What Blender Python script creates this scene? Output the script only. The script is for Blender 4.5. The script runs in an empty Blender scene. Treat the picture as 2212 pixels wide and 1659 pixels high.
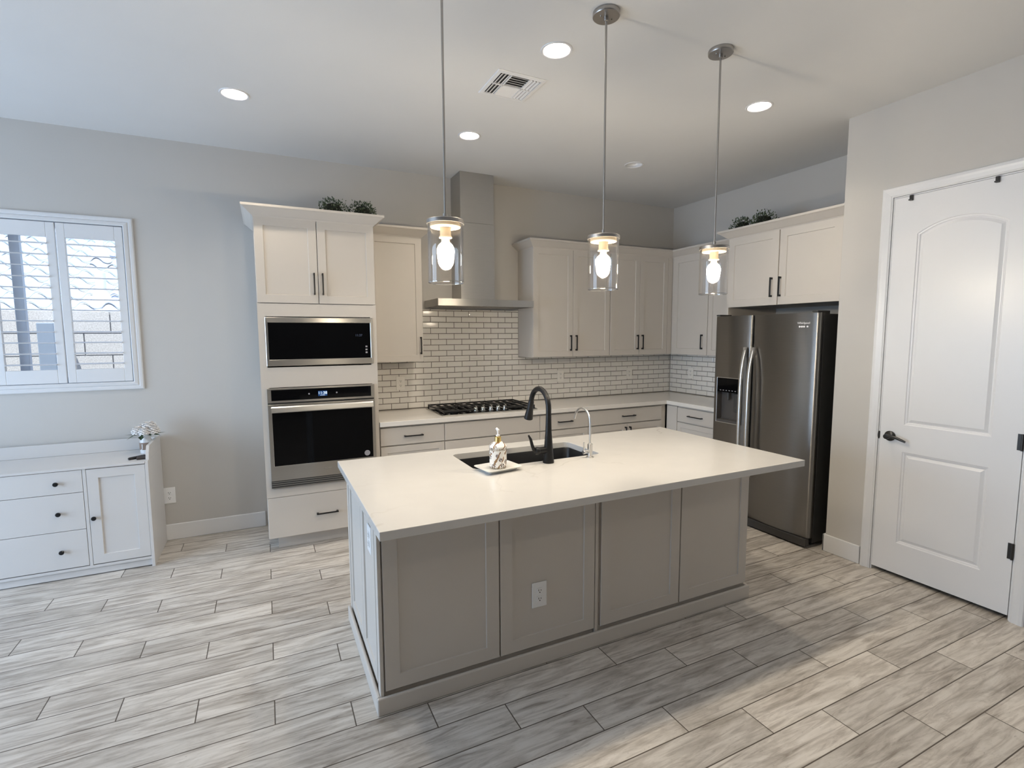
import bpy, bmesh, math, random
from mathutils import Vector, Matrix
R = random.Random(7)
PI = math.pi
SC = bpy.context.scene
COL = SC.collection

# ---------------------------------------------------------------- camera
cam_d = bpy.data.cameras.new('camera'); cam = bpy.data.objects.new('camera', cam_d); COL.objects.link(cam)
SC.camera = cam
cam_d.sensor_fit = 'HORIZONTAL'; cam_d.sensor_width = 36.0
cam_d.lens = 36.0 * 1099.66 / 2212; cam_d.clip_start = .02; cam_d.clip_end = 200
yaw, pit, rol = -.4508, -.0964, -.0043
fw = Vector((math.sin(-yaw) * math.cos(pit), math.cos(yaw) * math.cos(pit), math.sin(pit)))
rt = Vector((math.cos(yaw), math.sin(yaw), 0)); up = rt.cross(fw)
r2 = math.cos(rol) * rt + math.sin(rol) * up; u2 = -math.sin(rol) * rt + math.cos(rol) * up
M = Matrix((r2, u2, -fw)).transposed().to_4x4(); M.translation = Vector((-4.3732, -4.673, 1.5996))
cam.matrix_world = M

# ---------------------------------------------------------------- exposure, sky, sun, daylight
SC.view_settings.view_transform = 'Standard'; SC.view_settings.look = 'None'
SC.view_settings.exposure = 0.13; SC.view_settings.gamma = 1.0; SC.view_settings.use_curve_mapping = False
W = bpy.data.worlds.new('sky'); SC.world = W; W.use_nodes = True
wn = W.node_tree; wn.nodes.clear()
sky = wn.nodes.new('ShaderNodeTexSky'); sky.sky_type = 'NISHITA'; sky.sun_disc = False
sky.sun_elevation = math.radians(58); sky.sun_rotation = math.radians(160)
bg = wn.nodes.new('ShaderNodeBackground'); bg.inputs[1].default_value = .28
wo = wn.nodes.new('ShaderNodeOutputWorld')
wn.links.new(sky.outputs[0], bg.inputs[0]); wn.links.new(bg.outputs[0], wo.inputs[0])

def sun(name, travel, power, color, ang):
    l = bpy.data.lights.new(name, 'SUN'); l.energy = power; l.color = color; l.angle = math.radians(ang)
    o = bpy.data.objects.new(name, l); COL.objects.link(o)
    o.rotation_euler = Vector(travel).to_track_quat('-Z', 'Y').to_euler(); return o
sun('sun', (.24, .36, -.82), 5.2, (1, .98, .95), .6)

def area(name, loc, rot, sx, sy, power, color):
    l = bpy.data.lights.new(name, 'AREA'); l.shape = 'RECTANGLE'; l.size = sx; l.size_y = sy
    l.energy = power; l.color = color
    o = bpy.data.objects.new(name, l); COL.objects.link(o); o.location = loc
    o.rotation_euler = [math.radians(a) for a in rot]; return o
XL, YB, H = -8.3, -11.0, 3.056           # left wall, wall behind the camera, ceiling
# daylight standing in the patio opening of the left wall
area('daylight_patio', (XL - .20, -2.0, 1.22), (0, -90, 0), 2.35, 2.75, 162, (.60, .77, 1.0))
WARM = (1.0, .80, .58)
DOWN_L, BULB_L = 400.0, 330.0

# ---------------------------------------------------------------- mesh helpers
ORG = {}
def fY(y0):                              # front plane facing -y: u = x, n towards the viewer, w up
    return lambda u, n, w: (u, y0 - n, w)
def fX(x0):                              # front plane facing -x: u = -y
    return lambda u, n, w: (x0 - n, -u, w)
ID = lambda u, n, w: (u, n, w)

class B:
    def __init__(s): s.m = bmesh.new()
    def v(s, p): return s.m.verts.new(p)
    def face(s, vs):
        try: return s.m.faces.new(vs)
        except ValueError: return None
    def box(s, u0, u1, n0, n1, w0, w1, f=ID):
        c = [s.v(f(u, n, w)) for w in (w0, w1) for n in (n0, n1) for u in (u0, u1)]
        for q in ((0, 1, 3, 2), (4, 6, 7, 5), (0, 4, 5, 1), (2, 3, 7, 6), (0, 2, 6, 4), (1, 5, 7, 3)):
            s.face([c[i] for i in q])
        return s
    def prism(s, pts, n0, n1, f=ID):     # outline of (u, w), swept along n
        a = [s.v(f(u, n0, w)) for u, w in pts]; b = [s.v(f(u, n1, w)) for u, w in pts]
        s.face(a); s.face(b[::-1]); k = len(pts)
        for i in range(k): s.face([a[i], a[(i + 1) % k], b[(i + 1) % k], b[i]])
        return s
    def extr(s, pts, z0, z1):            # outline of (x, y), swept up
        a = [s.v((x, y, z0)) for x, y in pts]; b = [s.v((x, y, z1)) for x, y in pts]
        s.face(a); s.face(b[::-1]); k = len(pts)
        for i in range(k): s.face([a[i], a[(i + 1) % k], b[(i + 1) % k], b[i]])
        return s
    def lathe(s, prof, c=(0, 0, 0), seg=28, f=None):   # prof of (r, z); f maps local (x, y, z)
        f = f or (lambda x, y, z: (c[0] + x, c[1] + y, c[2] + z))
        rings = []
        for r, z in prof:
            if r < 1e-6: rings.append([s.v(f(0, 0, z))])
            else: rings.append([s.v(f(r * math.cos(2 * PI * i / seg), r * math.sin(2 * PI * i / seg), z)) for i in range(seg)])
        for a, b in zip(rings, rings[1:]):
            for i in range(seg):
                j = (i + 1) % seg
                if len(a) == 1 and len(b) == 1: continue
                if len(a) == 1: s.face([a[0], b[j], b[i]])
                elif len(b) == 1: s.face([a[i], a[j], b[0]])
                else: s.face([a[i], a[j], b[j], b[i]])
        return s
    def tube(s, pts, rad, seg=12, cap=True, flat=None):
        pts = [Vector(p) for p in pts]; n = len(pts)
        rad = [rad] * n if isinstance(rad, (int, float)) else rad
        T = [(pts[min(i + 1, n - 1)] - pts[max(i - 1, 0)]).normalized() for i in range(n)]
        ref = Vector((0, 0, 1)) if abs(T[0].z) < .9 else Vector((1, 0, 0))
        N = T[0].cross(ref).normalized(); rings = []
        for i in range(n):
            N = (N - T[i] * N.dot(T[i])).normalized(); Bn = T[i].cross(N)
            k = flat or 1
            rings.append([s.v(pts[i] + rad[i] * (math.cos(2 * PI * j / seg) * N + k * math.sin(2 * PI * j / seg) * Bn)) for j in range(seg)])
        for a, b in zip(rings, rings[1:]):
            for j in range(seg): s.face([a[j], a[(j + 1) % seg], b[(j + 1) % seg], b[j]])
        if cap: s.face(rings[0]); s.face(rings[-1][::-1])
        return s
    def loops(s, loops, cap=True):       # list of equal-length closed loops bridged in order
        L = [[s.v(p) for p in l] for l in loops]
        for a, b in zip(L, L[1:]):
            k = len(a)
            for i in range(k): s.face([a[i], a[(i + 1) % k], b[(i + 1) % k], b[i]])
        if cap: s.face(L[-1])
        return L
    def fill(s, loops):                  # planar face with holes from vert loops
        es = []
        for l in loops:
            for i in range(len(l)):
                e = s.m.edges.get((l[i], l[(i + 1) % len(l)])) or s.m.edges.new((l[i], l[(i + 1) % len(l)]))
                es.append(e)
        bmesh.ops.triangle_fill(s.m, edges=es, use_beauty=True)
        return s
    def shaker(s, f, u0, u1, w0, w1, n=.02, t=.02, st=.057, d=.007):
        rc = lambda k, nn: [f(u0 + k, nn, w0 + k), f(u1 - k, nn, w0 + k), f(u1 - k, nn, w1 - k), f(u0 + k, nn, w1 - k)]
        e = .0015
        s.loops([rc(0, n - t), rc(0, n - e), rc(e, n), rc(st, n), rc(st + .0025, n - d)])
        s.box(u0 + .002, u1 - .002, n - t, n - t + .002, w0 + .002, w1 - .002, f)
        return s
    def out(s, name, mat, parent=None, bevel=0, smooth=False, seg=2, ang=35):
        bmesh.ops.recalc_face_normals(s.m, faces=s.m.faces)
        if smooth:
            for fc in s.m.faces: fc.smooth = True
        o = None
        if parent is not None:
            q = Vector()
            p = parent
            while p is not None: q += p.location; p = p.parent
            bmesh.ops.translate(s.m, vec=-q, verts=s.m.verts)
        me = bpy.data.meshes.new(name); s.m.to_mesh(me); s.m.free()
        if smooth:
            try: me.set_sharp_from_angle(angle=math.radians(ang))
            except Exception: pass
        for m in (mat if isinstance(mat, (list, tuple)) else [mat]): me.materials.append(m)
        o = bpy.data.objects.new(name, me); COL.objects.link(o)
        if parent is not None: o.parent = parent
        if bevel:
            b = o.modifiers.new('bevel', 'BEVEL'); b.width = bevel; b.segments = seg; b.limit_method = 'ANGLE'
            b.angle_limit = math.radians(40)
        return o

def thing(name, label, cat, loc, group=None):
    o = bpy.data.objects.new(name, None); COL.objects.link(o); o.location = loc; o.empty_display_size = .05
    o['label'] = label; o['category'] = cat
    if group: o['group'] = group
    return o
def tag(o, label, cat, group=None):
    o['label'] = label; o['category'] = cat
    if group: o['group'] = group
    return o
def struct(o): o['kind'] = 'structure'; return o
def copy_thing(root, loc, label, group=None):
    def rec(o, p):
        c = o.copy(); COL.objects.link(c)
        if p is not None: c.parent = p
        for ch in list(o.children): rec(ch, c)
        return c
    r = rec(root, None); r.location = loc; r['label'] = label
    if group: r['group'] = group
    return r
def text(name, s, size, f, u, w, n, mat, parent, depth=.0008):   # lettering on a plane
    cu = bpy.data.curves.new(name, 'FONT'); cu.body = s; cu.size = size; cu.align_x = 'CENTER'; cu.align_y = 'CENTER'; cu.extrude = depth
    t = bpy.data.objects.new(name, cu); COL.objects.link(t)
    me = bpy.data.meshes.new_from_object(t.evaluated_get(bpy.context.evaluated_depsgraph_get()))
    bpy.data.objects.remove(t); bpy.data.curves.remove(cu)
    b = B(); b.m.from_mesh(me); bpy.data.meshes.remove(me)
    for v in b.m.verts: v.co = f(u + v.co.x, n + v.co.z, w + v.co.y)
    return b.out(name, mat, parent)
def rrect(u0, u1, w0, w1, r, k=5):
    pts = []
    for cu, cw, a0 in ((u1 - r, w0 + r, -90), (u1 - r, w1 - r, 0), (u0 + r, w1 - r, 90), (u0 + r, w0 + r, 180)):
        for i in range(k + 1):
            a = math.radians(a0 + 90 * i / k); pts.append((cu + r * math.cos(a), cw + r * math.sin(a)))
    return pts

# ---------------------------------------------------------------- materials
def mat(name):
    m = bpy.data.materials.new(name); m.use_nodes = True; nt = m.node_tree
    return m, nt, nt.nodes['Principled BSDF']
def N(nt, typ, **kw):
    n = nt.nodes.new(typ)
    for k, v in kw.items():
        if k == 'I':
            for i, x in v.items():
                if hasattr(x, 'links') or isinstance(x, bpy.types.NodeSocket): nt.links.new(x, n.inputs[i])
                else: n.inputs[i].default_value = x
        else: setattr(n, k, v)
    return n
def mth(nt, op, a, b=0.0, c=None):
    n = N(nt, 'ShaderNodeMath', operation=op, I={0: a, 1: b})
    if c is not None:
        if isinstance(c, bpy.types.NodeSocket): nt.links.new(c, n.inputs[2])
        else: n.inputs[2].default_value = c
    return n.outputs[0]
def coords(nt): return N(nt, 'ShaderNodeTexCoord').outputs['Object']
def noise(nt, vec, scale, detail=3, rough=.5, dist=0):
    return N(nt, 'ShaderNodeTexNoise', I={'Vector': vec, 'Scale': scale, 'Detail': detail, 'Roughness': rough, 'Distortion': dist}).outputs['Fac']
def mapping(nt, vec, scale=(1, 1, 1), loc=(0, 0, 0)):
    return N(nt, 'ShaderNodeMapping', I={'Vector': vec, 'Scale': scale, 'Location': loc}).outputs[0]
def ramp(nt, fac, stops):
    n = N(nt, 'ShaderNodeValToRGB', I={0: fac}); cr = n.color_ramp
    while len(cr.elements) < len(stops): cr.elements.new(.5)
    for e, (p, c) in zip(cr.elements, stops): e.position = p; e.color = (*c, 1)
    return n.outputs[0]
def mix(nt, fac, a, b, typ='MIX'):
    n = N(nt, 'ShaderNodeMix', data_type='RGBA', blend_type=typ)
    for i, x in ((0, fac), (6, a), (7, b)):
        if isinstance(x, bpy.types.NodeSocket): nt.links.new(x, n.inputs[i])
        else: n.inputs[i].default_value = x if isinstance(x, float) else (*x, 1)
    return n.outputs[2]
def bump(nt, p, h, strength, dist=.002):
    b = N(nt, 'ShaderNodeBump', I={'Height': h, 'Strength': strength, 'Distance': dist}); nt.links.new(b.outputs[0], p.inputs['Normal'])
def paint(name, col, rough=.5, var=.02, bs=0, bscale=300, spec=.5):
    m, nt, p = mat(name); c = coords(nt)
    n = noise(nt, c, 3.0, 2)
    nt.links.new(ramp(nt, n, [(.3, [x * (1 - var) for x in col]), (.7, [min(1, x * (1 + var)) for x in col])]), p.inputs['Base Color'])
    p.inputs['Roughness'].default_value = rough; p.inputs['Specular IOR Level'].default_value = spec
    if bs: bump(nt, p, noise(nt, c, bscale, 3), bs, .001)
    return m
def metal(name, col, rough, brush=(1, 1, 200), bs=.05, metallic=1.0, aniso=0):
    m, nt, p = mat(name); c = coords(nt)
    n = noise(nt, mapping(nt, c, brush), 12, 3)
    nt.links.new(ramp(nt, n, [(.25, [x * .93 for x in col]), (.75, [min(1, x * 1.05) for x in col])]), p.inputs['Base Color'])
    p.inputs['Metallic'].default_value = metallic; p.inputs['Roughness'].default_value = rough
    if bs: bump(nt, p, n, bs, .0006)
    if aniso:                             # horizontal grain: highlights smear up and down
        p.inputs['Anisotropic'].default_value = aniso
        nt.links.new(N(nt, 'ShaderNodeCombineXYZ', I={0: 0.0, 1: 0.0, 2: 1.0}).outputs[0], p.inputs['Tangent'])
    return m
def glow(name, col, strength):
    m, nt, p = mat(name); nt.nodes.remove(p)
    e = N(nt, 'ShaderNodeEmission', I={0: (*col, 1), 1: strength})
    nt.links.new(e.outputs[0], nt.nodes['Material Output'].inputs[0]); return m
def thin_glass(name, tint=(1, 1, 1), k=1.0):
    m, nt, p = mat(name); nt.nodes.remove(p)
    t = N(nt, 'ShaderNodeBsdfTransparent', I={0: (*tint, 1)}); g = N(nt, 'ShaderNodeBsdfGlossy', I={'Roughness': .02})
    fc = N(nt, 'ShaderNodeLayerWeight', I={'Blend': .5}).outputs['Facing']
    fr = mth(nt, 'ADD', .05, mth(nt, 'MULTIPLY', mth(nt, 'POWER', fc, 3.5), .9))
    mx = N(nt, 'ShaderNodeMixShader', I={0: mth(nt, 'MULTIPLY', fr, k)})
    nt.links.new(t.outputs[0], mx.inputs[1]); nt.links.new(g.outputs[0], mx.inputs[2])
    nt.links.new(mx.outputs[0], nt.nodes['Material Output'].inputs[0]); return m

M_WALL = paint('greige_wall_paint', (.57, .55, .52), .75, .01, .25, 220, .3)
M_CEIL = paint('white_ceiling_paint', (.72, .72, .715), .85, .008, .3, 160, .2)
M_TRIM = paint('white_trim_paint', (.77, .77, .775), .35, .005)
M_DOOR = paint('white_door_paint', (.80, .80, .81), .32, .005, .05, 60)
M_CAB = paint('warm_grey_cabinet_paint', (.60, .56, .51), .42, .01)
M_CABIN = paint('cabinet_shadow_gap', (.12, .11, .10), .7, .02)
M_WHITE = paint('white_furniture_lacquer', (.67, .65, .63), .38, .006)
M_PLATE = paint('white_plastic', (.86, .86, .86), .35, .004)
M_PLATE_T = paint('almond_plastic', (.86, .83, .78), .35, .004)
M_SLOT = paint('dark_slot', (.04, .04, .04), .6, .05)
M_BLACK = paint('matte_black_metal', (.012, .012, .013), .33, .05, spec=.3)
M_BRONZE = paint('oil_rubbed_bronze', (.022, .02, .018), .3, .1)
M_STEEL = metal('brushed_stainless', (.46, .45, .43), .30, (1, 1, 160), .02, aniso=.8)
M_HOOD = metal('hood_stainless', (.50, .49, .47), .33, (1, 1, 160), .02, aniso=.7)
M_NICKEL = metal('brushed_nickel', (.46, .44, .42), .32, (120, 120, 1), .04)
M_FRIDGE = metal('dark_stainless', (.285, .275, .265), .36, (1, 1, 120), .0, aniso=.98)
M_FHAND = metal('satin_steel_handle', (.72, .71, .69), .30, (1, 1, 30), .03)
M_FBODY = paint('charcoal_fridge_side', (.045, .044, .043), .45, .06, .1, 400)
M_GLASSBLK = paint('black_glass', (.003, .003, .0035), .05, .0, spec=.12)
M_GRATE = paint('cast_iron', (.012, .012, .012), .5, .1, .2, 300)
M_SINK = paint('black_granite_composite', (.014, .014, .015), .35, .2, .15, 500)
M_CHROME = metal('polished_chrome', (.75, .74, .72), .12, (1, 1, 1), 0)
M_GOLD = metal('gold_metal', (.85, .62, .22), .2, (1, 1, 1), 0)
M_GREYMARK = paint('grey_printing', (.32, .31, .33), .5)
M_WHITEMARK = paint('white_printing', (.85, .85, .88), .4)
M_GLASS = thin_glass('clear_lamp_glass', (.99, .985, .98), 1.0)
M_RIM = thin_glass('polished_glass_rim', (1, 1, 1), 5.0)
M_PANE = thin_glass('window_glass', (.97, .985, 1.0), .8)
M_BULB = glow('lit_bulb', (1.0, .86, .66), BULB_L)
M_LENS = glow('lit_lens', (1.0, .87, .70), DOWN_L)
M_OFF = paint('frosted_lens', (.70, .70, .69), .6)
M_CLOCK = glow('clock_digits', (.75, .88, 1.0), 1.4)
M_CLOCKDIM = glow('dim_clock_digits', (.35, .42, .62), .22)
M_LCD = glow('lit_blue_screen', (.04, .12, .35), .5)

def floor_mat():
    m, nt, p = mat('wood_look_plank_tile'); c = coords(nt)
    s = N(nt, 'ShaderNodeSeparateXYZ', I={0: c}); x, y = s.outputs[0], s.outputs[1]
    PW, PL = .1563, .9015
    v = mth(nt, 'DIVIDE', mth(nt, 'ADD', y, 2.3242), PW); row = mth(nt, 'FLOOR', v); fv = mth(nt, 'FRACT', v)
    u = mth(nt, 'DIVIDE', mth(nt, 'ADD', mth(nt, 'ADD', x, 4.706), mth(nt, 'MULTIPLY', row, .3005)), PL)
    iu = mth(nt, 'FLOOR', u); fu = mth(nt, 'FRACT', u)
    d1 = mth(nt, 'MULTIPLY', mth(nt, 'MINIMUM', fv, mth(nt, 'SUBTRACT', 1.0, fv)), PW)
    d2 = mth(nt, 'MULTIPLY', mth(nt, 'MINIMUM', fu, mth(nt, 'SUBTRACT', 1.0, fu)), PL)
    d = mth(nt, 'MINIMUM', d1, d2)
    g = N(nt, 'ShaderNodeMapRange', interpolation_type='SMOOTHSTEP', I={0: d, 1: .0014, 2: .0032, 3: 1.0, 4: 0.0}).outputs[0]
    cid = N(nt, 'ShaderNodeCombineXYZ', I={0: row, 1: iu, 2: 0.0}).outputs[0]
    wn_ = N(nt, 'ShaderNodeTexWhiteNoise', noise_dimensions='3D', I={'Vector': cid})
    rnd = wn_.outputs['Value']
    off = N(nt, 'ShaderNodeVectorMath', operation='SCALE', I={0: wn_.outputs['Color'], 'Scale': 23.0}).outputs[0]
    pc = N(nt, 'ShaderNodeVectorMath', operation='ADD', I={0: c, 1: off}).outputs[0]
    grain = noise(nt, mapping(nt, pc, (1.5, 15, 1)), 2.2, 7, .66, .9)
    fine = noise(nt, mapping(nt, pc, (5, 120, 1)), 3.0, 4, .6)
    blotch = noise(nt, mapping(nt, pc, (1.3, 4.2, 1)), 2.6, 4, .6, .8)
    speck = noise(nt, mapping(nt, pc, (14, 40, 1)), 3.0, 3, .7)
    base = ramp(nt, grain, [(.30, (.25, .215, .18)), (.43, (.47, .43, .385)), (.55, (.64, .60, .545)), (.75, (.73, .70, .655))])
    c1 = mix(nt, mth(nt, 'MULTIPLY', N(nt, 'ShaderNodeMapRange', I={0: blotch, 1: .48, 2: .70}).outputs[0], .55), base, (.24, .205, .165))
    c2 = mix(nt, mth(nt, 'MULTIPLY', N(nt, 'ShaderNodeMapRange', I={0: speck, 1: .63, 2: .74}).outputs[0], .45), c1, (.13, .11, .085))
    c2 = mix(nt, mth(nt, 'MULTIPLY', N(nt, 'ShaderNodeMapRange', I={0: fine, 1: .35, 2: .65}).outputs[0], .16), c2, (.62, .58, .52))
    tone = N(nt, 'ShaderNodeMapRange', I={0: rnd, 1: 0.0, 2: 1.0, 3: .86, 4: 1.12}).outputs[0]
    c3 = N(nt, 'ShaderNodeVectorMath', operation='SCALE', I={0: c2, 'Scale': tone}).outputs[0]
    c4 = mix(nt, g, c3, (.085, .068, .052))
    nt.links.new(c4, p.inputs['Base Color'])
    p.inputs['Roughness'].default_value = .42; p.inputs['Specular IOR Level'].default_value = .35
    hh = mth(nt, 'SUBTRACT', mth(nt, 'MULTIPLY', fine, .25), g)
    bump(nt, p, hh, .35, .0015)
    return m
def quartz(name, col, vein, rough):
    m, nt, p = mat(name); c = coords(nt)
    warp = N(nt, 'ShaderNodeTexNoise', I={'Vector': c, 'Scale': 1.7, 'Detail': 4.0}).outputs['Color']
    wv = N(nt, 'ShaderNodeVectorMath', operation='SCALE', I={0: warp, 'Scale': .9}).outputs[0]
    pc = N(nt, 'ShaderNodeVectorMath', operation='ADD', I={0: c, 1: wv}).outputs[0]
    vo = N(nt, 'ShaderNodeTexVoronoi', feature='DISTANCE_TO_EDGE', I={'Vector': pc, 'Scale': 1.35}).outputs['Distance']
    line = N(nt, 'ShaderNodeMapRange', I={0: vo, 1: .0, 2: .012, 3: 1.0, 4: .0}).outputs[0]
    gate = N(nt, 'ShaderNodeMapRange', I={0: noise(nt, c, 2.3, 3), 1: .5, 2: .68}).outputs[0]
    cl = noise(nt, c, 9, 4)
    base = ramp(nt, cl, [(.3, [x * .97 for x in col]), (.7, col)])
    nt.links.new(mix(nt, mth(nt, 'MULTIPLY', mth(nt, 'MULTIPLY', line, gate), vein), base, (.45, .42, .38)), p.inputs['Base Color'])
    p.inputs['Roughness'].default_value = rough; return m
M_FLOOR = floor_mat()
M_QUARTZ = quartz('white_quartz', (.665, .655, .635), .55, .16)
M_QUARTZ2 = quartz('white_quartz_perimeter', (.82, .79, .74), .2, .14)
M_TILE = paint('glazed_white_tile', (.84, .81, .765), .07, .03)
M_GROUT = paint('grey_grout', (.115, .098, .082), .9, .1)

def ring(b, f, u0, u1, w0, w1, wd, n0, n1):
    b.box(u0, u0 + wd, n0, n1, w0, w1, f); b.box(u1 - wd, u1, n0, n1, w0, w1, f)
    b.box(u0 + wd, u1 - wd, n0, n1, w0, w0 + wd, f); b.box(u0 + wd, u1 - wd, n0, n1, w1 - wd, w1, f)
# ---------------------------------------------------------------- room shell
b = B(); b.box(XL - .2, .15, YB - .2, .14, -.06, 0); struct(b.out('floor', M_FLOOR))
LIGHTS = [(-4.469, -1.034, 1), (-2.951, -1.034, 1), (-1.432, -1.034, 0), (-2.952, -2.281, 1), (-1.437, -2.279, 1), (-4.469, -2.281, 1)]
REAR_FILL = [(-4.5, -5.7, 1), (-1.9, -5.7, 1), (-3.2, -5.7, 1)]  # unseen downlights added behind the camera to brighten the island front
b = B()
oz = [b.v((x, y, H)) for x, y in ((XL - .2, YB - .2), (.15, YB - .2), (.15, .14), (XL - .2, .14))]
holes = []
for lx, ly, _ in LIGHTS + REAR_FILL:
    holes.append([b.v((lx + .068 * math.cos(2 * PI * i / 32), ly + .068 * math.sin(2 * PI * i / 32), H)) for i in range(32)])
b.fill([oz] + holes)
ret = bmesh.ops.extrude_face_region(b.m, geom=list(b.m.faces))
bmesh.ops.translate(b.m, vec=(0, 0, .02), verts=[g for g in ret['geom'] if isinstance(g, bmesh.types.BMVert)])
struct(b.out('ceiling', M_CEIL))
WX0, WX1, WZ0, WZ1 = -6.80, -5.25, 1.24, 2.415      # window opening in the back wall
b = B()
b.box(XL, WX0, 0, .14, 0, H); b.box(WX1, .15, 0, .14, 0, H); b.box(WX0, WX1, 0, .14, 0, WZ0); b.box(WX0, WX1, 0, .14, WZ1, H)
struct(b.out('wall_back', M_WALL))
b = B(); b.box(0, .15, YB, 0, 0, H); struct(b.out('wall_right', M_WALL))
PX, PY = -.71, -2.41
DY0, DY1, DZ = -2.722, -3.452, 2.462                # pantry door opening
b = B()
b.box(PX, PX + .12, DY0, PY, 0, H); b.box(PX, PX + .12, YB, DY1, 0, H); b.box(PX, PX + .12, DY1, DY0, DZ, H)
b.box(PX + .12, 0, PY - .1, PY, 0, H)
struct(b.out('wall_pantry', M_WALL))
b = B()                                              # left wall with a patio opening
for a0, a1, z0, z1 in ((-.6, 0, 0, H), (-3.4, -.6, 2.4, H), (YB, -3.4, 0, H)):
    b.box(XL - .14, XL, a0, a1, z0, z1)
struct(b.out('wall_left', M_WALL))
b = B(); b.box(XL, 0, YB - .14, YB, 0, H); struct(b.out('wall_rear', M_WALL))
fP = fX(XL - .09)                                    # sliding patio door in that opening
b = B(); ring(b, fP, .602, 3.398, .002, 2.398, .05, -.03, .05); b.box(1.97, 2.03, -.02, .04, .052, 2.348, fP)
patio = struct(b.out('door_2', M_TRIM, bevel=.003))
b = B(); b.box(.65, 1.972, -.003, .003, .05, 2.35, fP); b.box(2.028, 3.35, .012, .018, .05, 2.35, fP); b.out('glass_pane', M_PANE, patio)
def base(name, x0, x1, y0, y1):
    b = B(); b.box(x0, x1, y0, y1, 0, .128); return struct(b.out(name, M_TRIM, bevel=.006))
base('baseboard_back', XL, -4.43, -.015, 0)
b = B(); b.box(PX - .015, PX, -2.655, PY + .015, 0, .128); b.box(PX - .015, -.60, PY, PY + .015, 0, .128)
struct(b.out('baseboard_pantry', M_TRIM, bevel=.005))
base('baseboard_pantry_rear', PX - .015, PX, YB, -3.52)
# ---- window in the back wall: casing, frame, panes
def mitre_casing(b, f, u0, u1, w0, w1, prof, bottom=True):
    # prof: list of (distance in from the outer edge, depth)
    pts = lambda k, n: [f(u0 + k, n, w0 + (k if bottom else 0)), f(u1 - k, n, w0 + (k if bottom else 0)), f(u1 - k, n, w1 - k), f(u0 + k, n, w1 - k)]
    if bottom: b.loops([pts(k, n) for k, n in prof], cap=False)
    else:
        L = [[b.v(q) for q in (pts(k, n)[0], pts(k, n)[3], pts(k, n)[2], pts(k, n)[1])] for k, n in prof]
        for a, c in zip(L, L[1:]):
            for i in range(3): b.face([a[i], a[i + 1], c[i + 1], c[i]])
b = B(); mitre_casing(b, fY(0), WX0 - .043, -5.207, 1.205, 2.458, [(0, 0), (0, .012), (.006, .018), (.022, .02), (.030, .014), (.036, .022), (.055, .026), (.060, .02), (.060, .0)])
win = struct(b.out('window_1', M_TRIM))
b = B(); ring(b, fY(.12), WX0, WX1, WZ0, WZ1, .045, 0, .05)
b.box(-5.935, -5.88, .0, .045, WZ0 + .045, WZ1 - .045, fY(.12))
M_FRAME = paint('bluish_white_vinyl', (.60, .68, .80), .4, .01)
b.out('window_frame', M_FRAME, win, bevel=.003)
b = B(); b.box(WX0 + .04, WX1 - .04, .094, .098, WZ0 + .04, WZ1 - .04); b.out('window_pane', M_PANE, win)
# ---- plantation shutters
PANEL = [(-5.650, -5.272), (-6.032, -5.657), (-6.414, -6.039), (-6.796, -6.421)]
def shutter(u0, u1, label):
    t = thing('plantation_shutter', label, 'shutter', ((u0 + u1) / 2, 0, 1.26), 'louvered shutter panels in the window')
    f = fY(0.0); b = B(); n0, n1 = -.012, .016
    st = .048; o0, o1 = 1.365, 2.292
    b.box(u0, u0 + st, n0, n1, 1.268, 2.392, f); b.box(u1 - st, u1, n0, n1, 1.268, 2.392, f)
    b.box(u0 + st, u1 - st, n0, n1, 1.268, o0, f); b.box(u0 + st, u1 - st, n0, n1, o1, 2.392, f)
    b.out('shutter_frame', M_TRIM, t, bevel=.003)
    b = B()
    for i in range(12):
        z = 1.403 + i * .0769; a = math.radians(-4); hw, th = .034, .0045
        pts = []
        for k in range(12):
            q = 2 * PI * k / 12; pts.append((hw * math.cos(q), th * math.sin(q)))
        A = [b.v((u0 + st, -(p * math.cos(a) - r_ * math.sin(a)), z + p * math.sin(a) + r_ * math.cos(a))) for p, r_ in pts]
        C = [b.v((u1 - st, v.co.y, v.co.z)) for v in A]
        b.face(A); b.face(C[::-1])
        for k in range(12): b.face([A[k], A[(k + 1) % 12], C[(k + 1) % 12], C[k]])
    b.out('louvers', M_TRIM, t, smooth=True)
    return t
shutter(*PANEL[0], 'white louvered shutter panel nearest the right edge of the window')
shutter(*PANEL[1], 'white louvered shutter panel with blue mullion behind it, beside the window centre')
shutter(*PANEL[2], 'white louvered shutter panel just left of the window centre, mostly cut off')
shutter(*PANEL[3], 'white louvered shutter panel at the far left end of the window')
# ---- pantry door: slab, casing, hinges, lever
def arch_loop(u0, u1, w0, ws, rise, k, n, f):        # closed loop with arched top, inset by k
    a0, a1, h = u0 + k, u1 - k, (u1 - u0) / 2
    Rr = (h * h + rise * rise) / (2 * rise); cw = ws + rise - Rr; c = (u0 + u1) / 2
    pts = [(a0, w0 + k), (a1, w0 + k)]
    rr = Rr - k; half = (a1 - a0) / 2; aa = math.asin(half / rr)
    for i in range(15):
        q = aa - 2 * aa * i / 14; pts.append((c + rr * math.sin(q), cw + rr * math.cos(q)))
    return [f(u, n, w) for u, w in pts]
fd = fX(PX)
b = B(); d0, d1, z0, z1 = 2.733, 3.441, .028, 2.448
sn = .002
outer = [b.v(fd(u, sn, w)) for u, w in ((d0, z0), (d1, z0), (d1, z1), (d0, z1))]
back = [b.v(fd(u, sn - .035, w)) for u, w in ((d0, z0), (d1, z0), (d1, z1), (d0, z1))]
for i in range(4): b.face([outer[i], outer[(i + 1) % 4], back[(i + 1) % 4], back[i]])
b.face(back)
prof = [(0, 0), (.004, -.004), (.012, -.006), (.016, -.011), (.020, -.011), (.036, -.003), (.040, -.003)]
U0, U1 = 2.868, 3.306
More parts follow.
